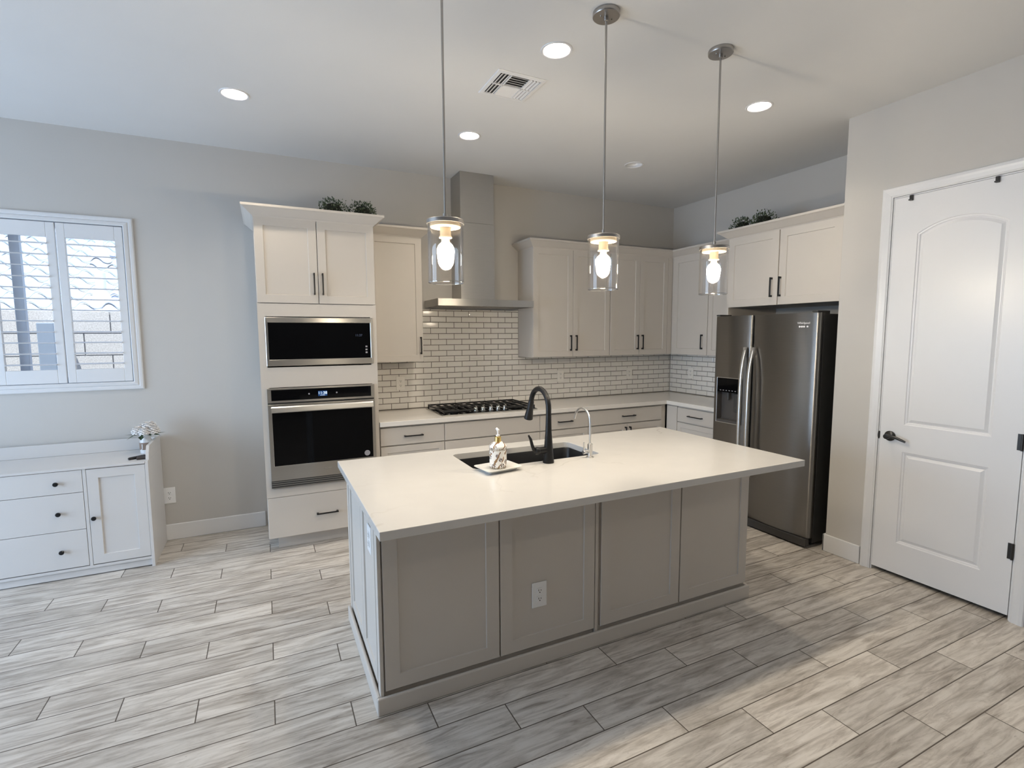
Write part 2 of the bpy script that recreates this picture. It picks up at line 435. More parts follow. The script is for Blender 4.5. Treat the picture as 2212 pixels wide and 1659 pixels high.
L1 = b.loops([arch_loop(U0, U1, 1.014, 2.212, .068, k, sn + n, fd) for k, n in prof])
rect = lambda k, n: [fd(U0 + k, sn + n, .233 + k), fd(U1 - k, sn + n, .233 + k), fd(U1 - k, sn + n, .838 - k), fd(U0 + k, sn + n, .838 - k)]
L2 = b.loops([rect(k, n) for k, n in prof])
b.fill([outer, L1[0], L2[0]])
door = struct(b.out('door_1', M_DOOR))
b = B(); mitre_casing(b, fd, 2.660, 3.513, 0, 2.522, [(0, 0), (0, .010), (.005, .016), (.020, .018), (.032, .015), (.052, .012), (.058, .008), (.062, .008), (.062, -.1)], bottom=False)
struct(b.out('trim_1', M_TRIM))
b = B(); b.box(2.7225, 2.7305, -.1, -.001, 0, 2.4505, fd); b.box(3.4435, 3.4515, -.1, -.001, 0, 2.4505, fd); b.box(2.7225, 3.4515, -.1, -.001, 2.4505, 2.4585, fd)
struct(b.out('trim_2', M_TRIM))
for hz in (.396, 1.008, 2.15):
    b = B(); b.tube([fd(3.440, .008, hz - .046), fd(3.440, .008, hz + .046)], .0065, 10)
    b.box(3.418, 3.44, .0022, .0042, hz - .045, hz + .045, fd)
    b.out('hinge', M_BRONZE, door, smooth=True)
f_axis = lambda u, w, n0: (lambda x, y, z: fd(u + x, n0 + z, w + y))
b = B(); b.lathe([(0, .0), (.033, 0), (.033, .006), (.028, .011), (.014, .014), (.012, .03), (.016, .034), (.016, .052), (0, .054)], f=f_axis(2.794, .93, .0025))
b.tube([fd(2.794, .044, .93), fd(2.82, .047, .934), fd(2.85, .05, .931), fd(2.885, .05, .920), fd(2.905, .048, .912)], [.012, .010, .009, .008, .006], 12)
b.tube([fd(2.794, .044, .93), fd(2.778, .044, .927)], [.012, .009], 12)
b.out('door_handle', M_BRONZE, door, smooth=True)
b = B(); b.lathe([(0, 0), (.026, 0), (.026, .003), (0, .003)], f=lambda x, y, z: fd(2.7275, .0 + x * .55 - .004, .93 + y) if False else fd(2.729 + (z - .0015), x * .5 + .008, .928 + y))
b.out('strike_plate', M_BRONZE, door)
for cu, lab in ((2.826, 'left'), (3.241, 'right')):
    b = B(); b.box(cu - .0085, cu + .0085, .0028, .016, 2.418, 2.452, fd); b.box(cu - .0085, cu + .0085, .0028, .028, 2.4185, 2.426, fd)
    tag(b.out('over_door_hook', M_BRONZE, bevel=.002), 'small dark hook over the pantry door top, on its %s half' % lab, 'hook', 'hooks over the pantry door')

# ---------------------------------------------------------------- cabinet helpers
def pull(f, u, w, L, vert, n0, parent, m=None):
    b = B(); h = .0048
    for s in (-1, 1):
        if vert: b.box(u - h, u + h, n0, n0 + .030, w + s * (L / 2 - .008) - .0075, w + s * (L / 2 - .008) + .0075, f)
        else: b.box(u + s * (L / 2 - .008) - .0075, u + s * (L / 2 - .008) + .0075, n0, n0 + .030, w - h, w + h, f)
    if vert: b.box(u - h, u + h, n0 + .0205, n0 + .031, w - L / 2, w + L / 2, f)
    else: b.box(u - L / 2, u + L / 2, n0 + .0205, n0 + .031, w - h, w + h, f)
    return b.out('handle', m or M_BLACK, parent, bevel=.0015)
CROWN = [(0, 2.425), (.004, 2.434), (.012, 2.438), (.058, 2.478), (.066, 2.482), (.070, 2.484), (.070, 2.500), (.0, 2.502)]
def crown(path, parent, m, start=None, end=None, prof=CROWN, side=1):
    P2 = [Vector(p) for p in path]; nrm = []
    for i in range(len(P2) - 1):
        d = (P2[i + 1] - P2[i]).normalized(); nrm.append(Vector((d.y, -d.x)) * side)
    offs = []
    for i in range(len(P2)):
        if i == 0: o = Vector(start) if start else nrm[0]
        elif i == len(P2) - 1: o = Vector(end) if end else nrm[-1]
        else:
            a, c = nrm[i - 1], nrm[i]; o = (a + c) / (1 + a.dot(c))
        offs.append(o)
    b = B(); rings = [[b.v((P2[i].x + offs[i].x * k, P2[i].y + offs[i].y * k, z)) for k, z in prof] for i in range(len(P2))]
    n = len(prof)
    for a, c in zip(rings, rings[1:]):
        for j in range(n): b.face([a[j], a[(j + 1) % n], c[(j + 1) % n], c[j]])
    b.face(rings[0]); b.face(rings[-1][::-1])
    return b.out('crown_moulding', m, parent)
def door_front(f, u0, u1, w0, w1, parent, name='door', st=.057, mm=None, n=.02):
    b = B(); b.shaker(f, u0, u1, w0, w1, n=n, st=st); return b.out(name, mm or M_CAB, parent)
def slab_front(f, u0, u1, w0, w1, parent, name='drawer', mm=None):
    b = B(); b.box(u0, u1, .0002, .02, w0, w1, f); return b.out(name, mm or M_CAB, parent, bevel=.0018)

# ---------------------------------------------------------------- tall oven cabinet
fT = fY(-.615)
T = thing('oven_cabinet', 'tall light grey cabinet built around the microwave and wall oven', 'cabinet', (-3.998, -.31, 0))
b = B(); x0, x1, y0 = -4.410, -3.586, -.615
b.box(x0, x0 + .018, y0, -.003, .105, 2.434); b.box(x1 - .018, x1, y0, -.003, 0, 2.434)
b.box(x0 + .018, x1 - .018, y0, -.003, 2.414, 2.434); b.box(x0 + .018, x1 - .018, y0, -.003, .105, .125); b.box(x0 + .018, x1 - .018, -.02, -.003, .125, 2.414)
for za, zb in ((.414, .480), (1.226, 1.372), (1.738, 1.830)):
    b.box(x0 + .0005, x1 - .0005, y0 - .017, y0, za, zb)
for za, zb in ((.480, 1.226), (1.372, 1.738)):
    b.box(x0 + .0005, -4.362, y0 - .017, y0, za, zb); b.box(-3.632, x1 - .0005, y0 - .017, y0, za, zb)
for z in (.43, 1.30, 1.78): b.box(x0 + .018, x1 - .018, y0 + .001, -.02, z, z + .018)
b.out('body', M_CAB, T)
b = B(); b.box(-4.345, x1 - .019, -.545, -.527, 0, .1045); b.box(-4.345, -4.327, -.527, -.02, 0, .1045); b.out('toe_kick', M_CAB, T)
crown([(x0, -.003), (x0, -.635), (x1, -.635), (x1, -.42)], T, M_CAB, side=1)
d = door_front(fT, -4.406, -3.9995, 1.834, 2.428, T); pull(fT, -4.026, 1.975, .158, True, .02, d)
d = door_front(fT, -3.9955, -3.589, 1.834, 2.428, T); pull(fT, -3.967, 1.975, .158, True, .02, d)
d = slab_front(fT, -4.406, -3.589, .107, .411, T); pull(fT, -3.997, .253, .158, False, .02, d)

# ---- microwave
fM = fY(-.6325)
T = thing('microwave', 'built-in stainless microwave with black glass above the wall oven', 'microwave', (-3.992, -.6, 1.385))
b = B(); u0, u1, w0, w1 = -4.366, -3.617, 1.382, 1.732
b.loops([[fM(*q) for q in l] for l in [
    [(u0, 0.0005, w0), (u1, .0005, w0), (u1, .0005, w1), (u0, .0005, w1)],
    [(u0, .006, w0), (u1, .006, w0), (u1, .006, w1), (u0, .006, w1)],
    [(u0 + .003, .0085, w0 + .004), (u1 - .003, .0085, w0 + .004), (u1 - .003, .0085, w1 - .004), (u0 + .003, .0085, w1 - .004)],
    [(u0 + .016, .0105, w0 + .044), (u1 - .016, .0105, w0 + .044), (u1 - .016, .0105, w1 - .036), (u0 + .016, .0105, w1 - .036)],
    [(u0 + .019, .0075, w0 + .047), (u1 - .019, .0075, w0 + .047), (u1 - .019, .0075, w1 - .039), (u0 + .019, .0075, w1 - .039)]]], cap=False)
b.out('trim_kit', M_STEEL, T)
b = B(); b.box(u0 + .0195, u1 - .0195, .001, .0085, w0 + .0475, w1 - .0395, fM); b.out('glass_door', M_GLASSBLK, T)
b = B(); b.box(-4.355, -3.64, -.42, -.0005, 1.39, 1.725, fM); b.out('oven_box', M_FBODY, T)
text('clock', '11:37', .024, fM, -3.722, 1.600, .0092, M_CLOCKDIM, T)
for i, z in enumerate((1.515, 1.492, 1.470)):
    b = B(); b.box(-3.675, -3.660, .0086, .0091, z - .006, z + .006, fM); b.out('touch_button', M_GREYMARK, T, bevel=.003)
# ---- wall oven
T = thing('wall_oven', 'stainless wall oven with black glass door and 11:38 clock', 'oven', (-3.996, -.6, .487))
b = B(); b.box(-4.355, -3.64, -.50, -.0005, .5, 1.21, fM); b.out('oven_box', M_FBODY, T)
u0, u1 = -4.374, -3.620
b = B(); b.box(u0, u1, .0005, .020, 1.116, 1.222, fM); b.out('control_panel_frame', M_STEEL, T, bevel=.002)
b = B(); b.box(u0 + .026, u1 - .026, .0202, .0235, 1.132, 1.210, fM); b.out('control_panel', M_GLASSBLK, T, bevel=.001)
b = B(); b.box(-4.032, -3.968, .0237, .0241, 1.152, 1.190, fM); b.out('screen', M_LCD, T)
text('clock', '11:38', .029, fM, -4.0, 1.174, .0243, M_CLOCK, T)
b = B(); b.box(-4.018, -3.984, .0242, .0245, 1.1565, 1.1585, fM); b.out('screen_underline', M_CLOCK, T)
for uu in (-4.095, -3.90):
    b = B(); b.lathe([(0, 0), (.006, 0), (.006, .0004), (0, .0004)], f=lambda x, y, z, uu=uu: fM(uu + x, .0236 + z, 1.172 + y), seg=14); b.out('touch_button', M_GREYMARK, T)
b = B()
b.box(u0 + .001, u1 - .001, .0005, .006, 1.107, 1.1155, fM); b.out('air_gap', M_SLOT, T)
dr = B(); dr.box(u0, u1, .0005, .030, .545, 1.106, fM); dr = dr.out('oven_door', M_STEEL, T, bevel=.002)
b = B(); b.box(u0 + .026, u1 - .024, .0302, .0335, .655, 1.068, fM); b.out('glass', M_GLASSBLK, dr, bevel=.001)
b = B(); ring(b, fM, u0 + .0235, u1 - .0215, .6525, 1.0705, .0025, .0302, .0345); b.out('glass_trim', M_CHROME, dr)
b = B()
for i in range(2):
    uu = (u0 + .034, u1 - .034)[i]; b.box(uu - .012, uu + .012, .0302, .062, 1.062, 1.082, fM)
pr_ = [(.055, 1.050), (.070, 1.050), (.076, 1.056), (.071, 1.086), (.064, 1.094), (.055, 1.095)]
A = [b.v(fM(u0 + .022, n, w)) for n, w in pr_]; C = [b.v(fM(u1 - .020, n, w)) for n, w in pr_]
b.face(A); b.face(C[::-1])
for i in range(6): b.face([A[i], A[(i + 1) % 6], C[(i + 1) % 6], C[i]])
b.out('handle', M_FHAND, dr)
b = B(); b.lathe([(0, 0), (.0215, 0), (.0215, .0006), (0, .0006)], f=lambda x, y, z: fM(-3.690 + x, .0337 + z, .688 + y)); b.out('badge', M_GREYMARK, dr)
b = B(); b.tube([fM(-3.985 + .022 * math.cos(a), .0305, .600 + .007 * math.sin(a)) for a in [2 * PI * i / 24 for i in range(21)]], .0006, 6); b.out('logo_swoosh', M_CHROME, dr)
text('logo', 'Whirlpool', .013, fM, -3.985, .603, .0303, M_CHROME, dr, .0004)
b = B(); b.box(u0, u1, .0005, .026, .489, .5435, fM); b.out('vent_back', M_SLOT, T)
b = B()
for z in (.4905, .505, .5195, .534): b.box(u0, u1, .0262, .030, z, z + .004, fM)
b.out('vent_trim', M_STEEL, T)

# ---------------------------------------------------------------- upper cabinets
fU = fY(-.305)
T = thing('upper_cabinet', 'narrow upper cabinet between oven cabinet and range hood', 'cabinet', (-3.356, -.16, 1.372), 'wall cabinets')
b = B(); b.box(-3.583, -3.126, -.305, -.003, 1.374, 2.434); b.out('body', M_CAB, T)
d = door_front(fU, -3.580, -3.128, 1.372, 2.428, T, st=.055); pull(fU, -3.150, 1.510, .150, True, .02, d)
crown([(-3.585, -.325), (-3.126, -.325), (-3.126, -.003)], T, M_CAB)
def upper(x0, x1, dx0, dxm, dx1, label, cpath, cend=None, cstart=None):
    T = thing('upper_cabinet', label, 'cabinet', ((x0 + x1) / 2, -.16, 1.372), 'wall cabinets')
    b = B(); b.box(x0, x1, -.305, -.003, 1.378, 2.434); b.out('body', M_CAB, T)
    d = door_front(fU, dx0, dxm - .0015, 1.380, 2.428, T); pull(fU, dxm - .032, 1.516, .155, True, .02, d)
    d = door_front(fU, dxm + .0015, dx1, 1.380, 2.428, T); pull(fU, dxm + .034, 1.516, .155, True, .02, d)
    crown(cpath, T, M_CAB, start=cstart, end=cend); return T
upper(-2.040, -1.1355, -2.038, -1.587, -1.1385, 'two-door upper cabinet just right of the range hood', [(-2.04, -.003), (-2.04, -.325), (-1.1355, -.325)])
TB = upper(-1.1345, -.3055, -1.1305, -.746, -.362, 'two-door upper cabinet in the back corner, left of the corner', [(-1.1345, -.325), (-.300, -.325)], cend=(-1, -1))
b = B(); b.box(-.360, -.2985, -.3245, -.3055, 1.38, 2.434); b.out('filler_strip', M_CAB, TB)
fC = fX(-.280)
T = thing('upper_cabinet', 'two-door upper cabinet on the right wall, left of the fridge cabinet', 'cabinet', (-.15, -.85, 1.372), 'wall cabinets')
b = B(); b.box(-.280, -.003, -1.364, -.327, 1.378, 2.434); b.out('body', M_CAB, T)
b = B(); b.box(.3275, .3435, .0005, .018, 1.38, 2.434, fC); b.out('filler_strip', M_CAB, T)
d = door_front(fC, .345, .8355, 1.380, 2.428, T, st=.065); pull(fC, .778, 1.518, .152, True, .02, d)
d = door_front(fC, .8415, 1.362, 1.380, 2.428, T, st=.055)
crown([(-.300, -.325), (-.300, -1.364)], T, M_CAB, start=(-1, -1), side=1)
# ---- over the refrigerator
fO = fX(-.615)
T = thing('fridge_cabinet', 'deep two-door cabinet above the refrigerator', 'cabinet', (-.3, -1.87, 1.83))
b = B(); b.box(-.615, -.003, -2.372, -1.3665, 1.834, 2.434); b.box(-.615, -.003, -2.406, -2.373, 1.834, 2.434); b.out('body', M_CAB, T)
b = B(); b.box(-.632, -.003, -1.3855, -1.3665, 0, 1.8335); b.out('side_panel', M_CAB, T)
d = door_front(fO, 1.371, 1.8630, 1.832, 2.428, T, st=.062); pull(fO, 1.815, 1.975, .158, True, .02, d)
d = door_front(fO, 1.8705, 2.364, 1.832, 2.428, T, st=.062); pull(fO, 1.893, 1.975, .158, True, .02, d)
crown([(-.375, -1.368), (-.635, -1.368), (-.635, -2.406)], T, M_CAB)

# ---------------------------------------------------------------- base cabinets
fB = fY(-.605)
def base_cab(x0, x1, label, top='drawer', low=(), handle=True, name='base_cabinet'):
    T = thing(name, label, 'cabinet', ((x0 + x1) / 2, -.3, 0), 'base cabinets under the perimeter worktop')
    b = B(); b.box(x0, x1, -.605, -.002, .105, .8755); b.out('body', M_CAB, T)
    b = B(); b.box(x0, x1, -.535, -.52, 0, .1045); b.out('toe_kick', M_CAB, T)
    d = slab_front(fB, x0 + .002, x1 - .002, .717, .858, T)
    if handle: pull(fB, (x0 + x1) / 2, .787, .158, False, .02, d)
    return T
T = base_cab(-3.578, -3.0455, 'drawer base cabinet beside the oven cabinet, under the worktop')
for za, zb in ((.415, .706), (.109, .405)):
    b = B(); b.shaker(fB, -3.576, -3.0475, za, zb, n=.02, st=.05); d = b.out('drawer', M_CAB, T); pull(fB, -3.312, (za + zb) / 2, .158, False, .02, d)
T = base_cab(-3.0445, -2.1305, 'wide base cabinet under the gas cooktop, top front without a handle', handle=False)
for za, zb in ((.415, .706), (.109, .405)):
    d = slab_front(fB, -3.0425, -2.1325, za, zb, T); pull(fB, -2.587, (za + zb) / 2 + .02, .158, False, .02, d)
T = base_cab(-2.1295, -1.5965, 'drawer base cabinet just right of the cooktop cabinet')
for za, zb in ((.415, .706), (.109, .405)):
    b = B(); b.shaker(fB, -2.1275, -1.5985, za, zb, n=.02, st=.05); d = b.out('drawer', M_CAB, T); pull(fB, -1.86, (za + zb) / 2, .158, False, .02, d)
T = base_cab(-1.5955, -.6165, 'wide base cabinet running into the back corner')
for o in list(T.children):
    if o.name.startswith('drawer'):
        for ch in list(o.children): bpy.data.objects.remove(ch)
        bpy.data.objects.remove(o)
d = slab_front(fB, -1.5935, -.682, .717, .858, T); pull(fB, -1.118, .787, .158, False, .02, d)
for a0, a1, hu in ((-1.5935, -1.1295, -1.155), (-1.1265, -.682, -1.10)):
    d = door_front(fB, a0, a1, .109, .706, T); pull(fB, hu, .60, .155, True, .02, d)
fR = fX(-.595)
T = thing('base_cabinet', 'drawer base cabinet on the right wall, beside the refrigerator', 'cabinet', (-.3, -.98, 0), 'base cabinets under the perimeter worktop')
b = B(); b.box(-.595, -.002, -1.364, -.6065, .105, .8755); b.out('body', M_CAB, T)
b = B(); b.box(-.535, -.52, -1.364, -.6065, 0, .1045); b.out('toe_kick', M_CAB, T)
b = B(); b.box(-.613, -.5955, -.772, -.628, .107, .862); b.out('filler_strip', M_CAB, T)
d = slab_front(fR, .780, 1.362, .717, .858, T); pull(fR, 1.026, .787, .180, False, .02, d)
for za, zb in ((.415, .706), (.109, .405)):
    b = B(); b.shaker(fR, .780, 1.362, za, zb, n=.02, st=.05); d = b.out('drawer', M_CAB, T); pull(fR, 1.07, (za + zb) / 2, .158, False, .02, d)
# ---- perimeter worktop
b = B(); b.extr([(-3.583, 0), (-3.583, -.652), (-.640, -.652), (-.640, -1.364), (0, -1.364), (0, 0)], .876, .914)
tag(b.out('perimeter_worktop', M_QUARTZ2, bevel=.003), 'L-shaped white quartz worktop along the tiled walls', 'worktop')
# ---- tile backsplash
T = thing('backsplash', 'white glazed subway tile backsplash with dark grout', 'backsplash', (-1.8, 0, .914))
RH, RW, G = .05345, .1545, .0046
def tiles(f, u0, u1, w0, w1, ph):
    bt, bg_ = B(), B()
    bg_.box(u0, u1, .0005, .0052, w0, w1, f)
    r0 = int((w0 - .919) / RH); r1 = int((w1 - .919) / RH) + 1
    for r in range(r0, r1 + 1):
        za, zb = max(w0, .919 + r * RH + G / 2), min(w1, .919 + (r + 1) * RH - G / 2)
        if zb - za < .006: continue
        s = ph + (RW / 2 if r % 2 == 0 else 0); k = math.floor((u0 - s) / RW)
        while s + k * RW < u1:
            a, c = max(u0, s + k * RW + G / 2), min(u1, s + (k + 1) * RW - G / 2); k += 1
            if c - a < .006: continue
            rc = lambda q, n: [f(a + q, n, za + q), f(c - q, n, za + q), f(c - q, n, zb - q), f(a + q, n, zb - q)]
            tw = [R.uniform(-.00045, .00045) for _ in range(2)]
            top = [f(uu, .0095 + tw[0] * (1 if uu < (a + c) / 2 else -1) + tw[1] * (1 if ww < (za + zb) / 2 else -1), ww) for uu, ww in ((a + .005, za + .005), (c - .005, za + .005), (c - .005, zb - .005), (a + .005, zb - .005))]
            bt.loops([rc(0, .004), rc(0, .0068), rc(.0012, .0078), top])
    return bt, bg_
for (f, u0, u1, w0, w1, ph) in ((fY(0), -3.583, -.0105, .9145, 1.371, -2.808), (fY(0), -3.124, -2.042, 1.371, 1.843, -2.808), (fX(0), .0105, 1.364, .9145, 1.371, .043)):
    bt, bg_ = tiles(f, u0, u1, w0, w1, ph)
    nm = {1.843: 'hood_tile_field'}.get(w1, 'tile_field')
    q = bt.out(nm, M_TILE, T); bg_.out('grout', M_GROUT, q)

# ---------------------------------------------------------------- range hood
T = thing('range_hood', 'stainless chimney range hood over the cooktop', 'hood', (-2.55, -.2, 1.85))
b = B(); x0, x1, yf = -3.018, -2.086, -.424
b.box(x0, x1, yf, yf + .012, 1.853, 1.916); b.box(x0, x0 + .012, yf + .012, -.011, 1.853, 1.916); b.box(x1 - .012, x1, yf + .012, -.011, 1.853, 1.916)
b.box(x0 + .012, x1 - .012, yf + .012, -.011, 1.904, 1.916); b.box(x0 + .012, x1 - .012, -.03, -.011, 1.853, 1.904)
b.out('canopy', M_STEEL, T, bevel=.0015)
for i in range(2):
    a0 = x0 + .03 + i * .44; b = B(); b.box(a0, a0 + .425, yf + .03, -.045, 1.866, 1.870)
    for k in range(11): b.box(a0 + .012 + k * .038, a0 + .032 + k * .038, yf + .045, -.06, 1.855, 1.866)
    b.out('baffle_filter', M_NICKEL, T)
b = B(); b.box(-2.743, -2.411, -.254, 0, 1.9165, 2.611); b.out('chimney', M_HOOD, T, bevel=.002)
b = B(); b.box(-2.741, -2.413, -.252, 0, 2.6115, 3.055); b.out('upper_chimney', M_HOOD, T, bevel=.002)
# ---------------------------------------------------------------- cooktop
T = thing('gas_cooktop', 'black gas cooktop with iron grates set on the worktop', 'cooktop', (-2.59, -.33, .914))
b = B(); b.box(-3.048, -2.132, -.585, -.075, .9145, .922); b.out('steel_rim', M_STEEL, T, bevel=.003)
b = B(); b.box(-3.040, -2.140, -.577, -.083, .9222, .925); b.out('black_surface', M_GLASSBLK, T)
burn = [(-2.90, -.455, .036), (-2.90, -.205, .044), (-2.59, -.24, .058), (-2.28, -.205, .036), (-2.28, -.455, .044)]
for bx_, by_, r in burn:
    b = B(); b.lathe([(0, 0), (r * 1.25, 0), (r * 1.25, .006), (r, .009), (r, .014), (r * .92, .019), (0, .02)], (bx_, by_, .9253)); b.out('burner', M_GRATE, T, smooth=True)
for gx0, gx1, gy0, gy1 in ((-3.030, -2.748, -.565, -.092), (-2.740, -2.440, -.395, -.092), (-2.432, -2.150, -.565, -.092)):
    b = B(); z0, z1 = .9255, .957; k = .011
    for yy in (gy0, gy1 - k): b.box(gx0, gx1, yy, yy + k, z1 - .014, z1)
    for xx in (gx0, gx1 - k): b.box(xx, xx + k, gy0 + k, gy1 - k, z1 - .014, z1)
    n = 4 if gx1 - gx0 < .29 else 3
    for i in range(1, 4): xx = gx0 + (gx1 - gx0) * i / 4; b.box(xx - .005, xx + .005, gy0 + k, gy1 - k, z1 - .012, z1 + .002)
    yy = (gy0 + gy1) / 2; b.box(gx0 + k, gx1 - k, yy - .005, yy + .005, z1 - .012, z1 + .001)
    for xx in (gx0, gx1 - k):
        for yy in (gy0, gy1 - k): b.box(xx, xx + k, yy, yy + k, z0, z1 - .014)
    b.out('grate', M_GRATE, T, bevel=.002)
for kx in (-2.712, -2.642, -2.566, -2.494, -2.426):
    b = B(); b.lathe([(0, 0), (.023, 0), (.023, .004), (.0185, .006), (.0175, .030), (.015, .034), (0, .034)], (kx, -.50, .9253), 20)
    b.box(kx - .005, kx + .005, -.519, -.481, .9585, .971)
    b.out('knob', M_CHROME, T, smooth=True)

# ---------------------------------------------------------------- refrigerator
fF = fX(-.8155)
T = thing('refrigerator', 'dark stainless side-by-side refrigerator in the right alcove', 'refrigerator', (-.44, -1.865, 0))
b = B(); b.box(-.738, -.06, -2.330, -1.400, .03, 1.742)
for yy in (-2.28, -1.45):
    for xx in (-.69, -.12): b.box(xx - .02, xx + .02, yy - .02, yy + .02, 0, .03)
b.out('body', M_FBODY, T, bevel=.004)
b = B(); b.box(1.402, 2.328, .006, .05, .012, .072, fX(-.770)); b.out('grille', M_FBODY, T, bevel=.004)
def fdoor(name, u0, u1, hole=None):
    us = [u0, u0 + .003, u0 + .007, u0 + .013, u0 + .022] + [u0 + .022 + (u1 - u0 - .044) * i / 14 for i in range(1, 14)] + [u1 - .022, u1 - .013, u1 - .007, u1 - .003, u1]
    ws = [.075, .0765, .08, 1.745, 1.7485, 1.75]
    if hole: us = sorted(set([u for u in us if all(abs(u - h) > .006 for h in hole[:2])] + list(hole[:2]))); ws = sorted(ws + list(hole[2:]))
    def dep(u):
        t = (u - (u0 + u1) / 2) / ((u1 - u0) / 2); e = min(u - u0, u1 - u); r = .022
        return -.022 * t * t - (r - math.sqrt(max(0, r * r - (r - e) ** 2)) if e < r else 0) * .8
    def dz(w):
        e = min(w - .075, 1.75 - w); return -.003 + min(e, .005) * .6 if e < .005 else 0
    b = B(); g = {}
    for i, u in enumerate(us):
        for j, w in enumerate(ws): g[i, j] = b.v(fF(u, dep(u) + dz(w), w))
    for i in range(len(us) - 1):
        for j in range(len(ws) - 1):
            if hole and us[i] >= hole[0] - 1e-6 and us[i + 1] <= hole[1] + 1e-6 and ws[j] >= hole[2] - 1e-6 and ws[j + 1] <= hole[3] + 1e-6: continue
            b.face([g[i, j], g[i + 1, j], g[i + 1, j + 1], g[i, j + 1]])
    n, m_ = len(us), len(ws); bk = -.066
    edge = [g[i, 0] for i in range(n)] + [g[n - 1, j] for j in range(1, m_)] + [g[i, m_ - 1] for i in range(n - 2, -1, -1)] + [g[0, j] for j in range(m_ - 2, 0, -1)]
    e2 = [b.v((-.8155 - bk, v.co.y, v.co.z)) for v in edge]
    for i in range(len(edge)): b.face([edge[i], edge[(i + 1) % len(edge)], e2[(i + 1) % len(edge)], e2[i]])
    b.face(e2)
    return b.out(name, M_FRIDGE, T, smooth=True, ang=50)
HO = (1.456, 1.706, .836, 1.222)
fl = fdoor('door', 1.398, 1.777, HO); fr_ = fdoor('door', 1.785, 2.333)
for dd, u, hl in ((fl, 1.738, 0), (fr_, 1.812, 0)):
    b = B(); n = 25; L_, Rr_ = [], []
    for i in range(n):
        t = i / (n - 1); w = .42 + 1.07 * t; bow = .052 * (1 - (2 * t - 1) ** 4) + .004
        ctr = bow
        L_.append((w, ctr))
    wid, th = .0145, .0075
    rings = [[b.v(fF(u + su * wid, c + sn_ * th, w)) for su, sn_ in ((-1, -1), (-1, .3), (-.6, 1), (.6, 1), (1, .3), (1, -1))] for w, c in L_]
    for a, c in zip(rings, rings[1:]):
        for j in range(6): b.face([a[j], a[(j + 1) % 6], c[(j + 1) % 6], c[j]])
    b.face(rings[0]); b.face(rings[-1][::-1])
    for w in (.435, 1.475): b.box(u - .011, u + .011, -.004, .02, w - .014, w + .014, fF)
    b.out('handle', M_FHAND, dd, smooth=True, ang=50)
b = B(); u0, u1, w0, w1 = HO; cv = -.060
D = B(); D.box(u0 + .001, u1 - .001, cv, cv + .003, w0 + .001, w1 - .001, fF); D.box(u0 + .001, u0 + .004, cv, -.004, w0, w1, fF); D.box(u1 - .004, u1 - .001, cv, -.004, w0, w1, fF)
D.box(u0 + .004, u1 - .004, cv, -.001, w0 + .001, w0 + .022, fF)
M_DISP = paint('dark_grey_plastic', (.075, .07, .068), .3, .05)
disp = D.out('dispenser', M_DISP, fl)
disp['label'] = 'recessed dark ice and water dispenser'
b = B(); b.box(u0 + .004, u1 - .004, cv + .004, .001, 1.098, w1 - .001, fF); b.out('dispenser_panel', M_GLASSBLK, fl, bevel=.002)
b = B(); ring(b, fF, u0 - .004, u1 + .004, w0 - .004, w1 + .004, .005, -.006, .0025); b.out('dispenser_trim', M_FHAND, fl, bevel=.001)
b = B(); b.box(1.60, 1.64, cv + .004, cv + .02, .93, 1.09, fF); b.tube([fF(1.55, cv + .025, 1.03), fF(1.55, cv + .025, 1.097)], .012, 12); b.out('dispenser_paddle', M_FBODY, fl, bevel=.003)
for i in range(6):
    b = B(); uu = 1.488 + i * .031; b.box(uu, uu + .014, .0012, .0016, 1.112, 1.118, fF); b.out('dispenser_icon', M_GREYMARK, fl)
text('logo', 'Whirlpool', .022, lambda u, n, w: fF(u, n - .022 * ((u - 2.059) / .274) ** 2, w), 2.222, 1.676, .0004, M_WHITEMARK, fr_, .0006)
for uu in (2.196, 2.212, 2.228, 2.252):
    b = B(); b.lathe([(0, 0), (.0068, 0), (.0068, .003), (0, .003)], f=lambda x, y, z, uu=uu: fF(uu + x, -.022 * ((uu - 2.059) / .274) ** 2 + z, 1.650 + y), seg=14); b.out('round_mark', M_WHITEMARK, fr_)
for yy in (-2.30, -1.43):
    b = B(); b.box(-.80, -.66, yy - .022, yy + .022, 1.7425 if False else 1.7525, 1.765); b.box(-.72, -.66, yy - .022, yy + .022, 1.742, 1.7525); b.out('hinge_cover', M_FBODY, T, bevel=.004)
b = B(); b.lathe([(0, 0), (.011, 0), (.011, .012), (0, .012)], f=lambda x, y, z: fX(-.783)(2.314 + x, z, .052 + y), seg=16); b.out('leveling_foot', M_FBODY, T)

# ---------------------------------------------------------------- island
IX0, IX1, IYF, IYB = -4.0, -1.80, -2.597, -1.79
T = thing('kitchen_island', 'grey panelled kitchen island base under the white quartz top', 'island', (-2.9, -2.2, 0))
b = B()
b.box(IX0 + .02, IX1, IYF, IYF + .018, 0, .8785); b.box(IX0 + .02, IX0 + .038, IYF + .018, IYB - .018, 0, .8785); b.box(IX1 - .018, IX1, IYF + .018, IYB - .018, 0, .8785)
b.box(IX0 + .02, IX1, IYB - .018, IYB, 0, .8785); b.box(IX0 + .038, IX1 - .018, IYF + .018, IYB - .018, .1, .118)
b.out('body', M_CAB, T)
fI = fY(IYF); fIL = fX(IX0 + .02)
for a0, a1 in ((-3.978, -3.4475), (-3.4405, -2.9140), (-2.8735, -2.3420), (-2.3345, -1.8050)):
    door_front(fI, a0, a1, .093, .874, T, name='panel', st=.063, n=.018)
b = B(); b.box(-2.9095, -2.8920, 0, .016, 0, .8785, fI); b.out('center_post', M_CAB, T)
b = B(); b.box(IX0, IX0 + .0155, IYF - .018, IYF + .028, 0, .8785); b.out('corner_post', M_CAB, T, bevel=.002)
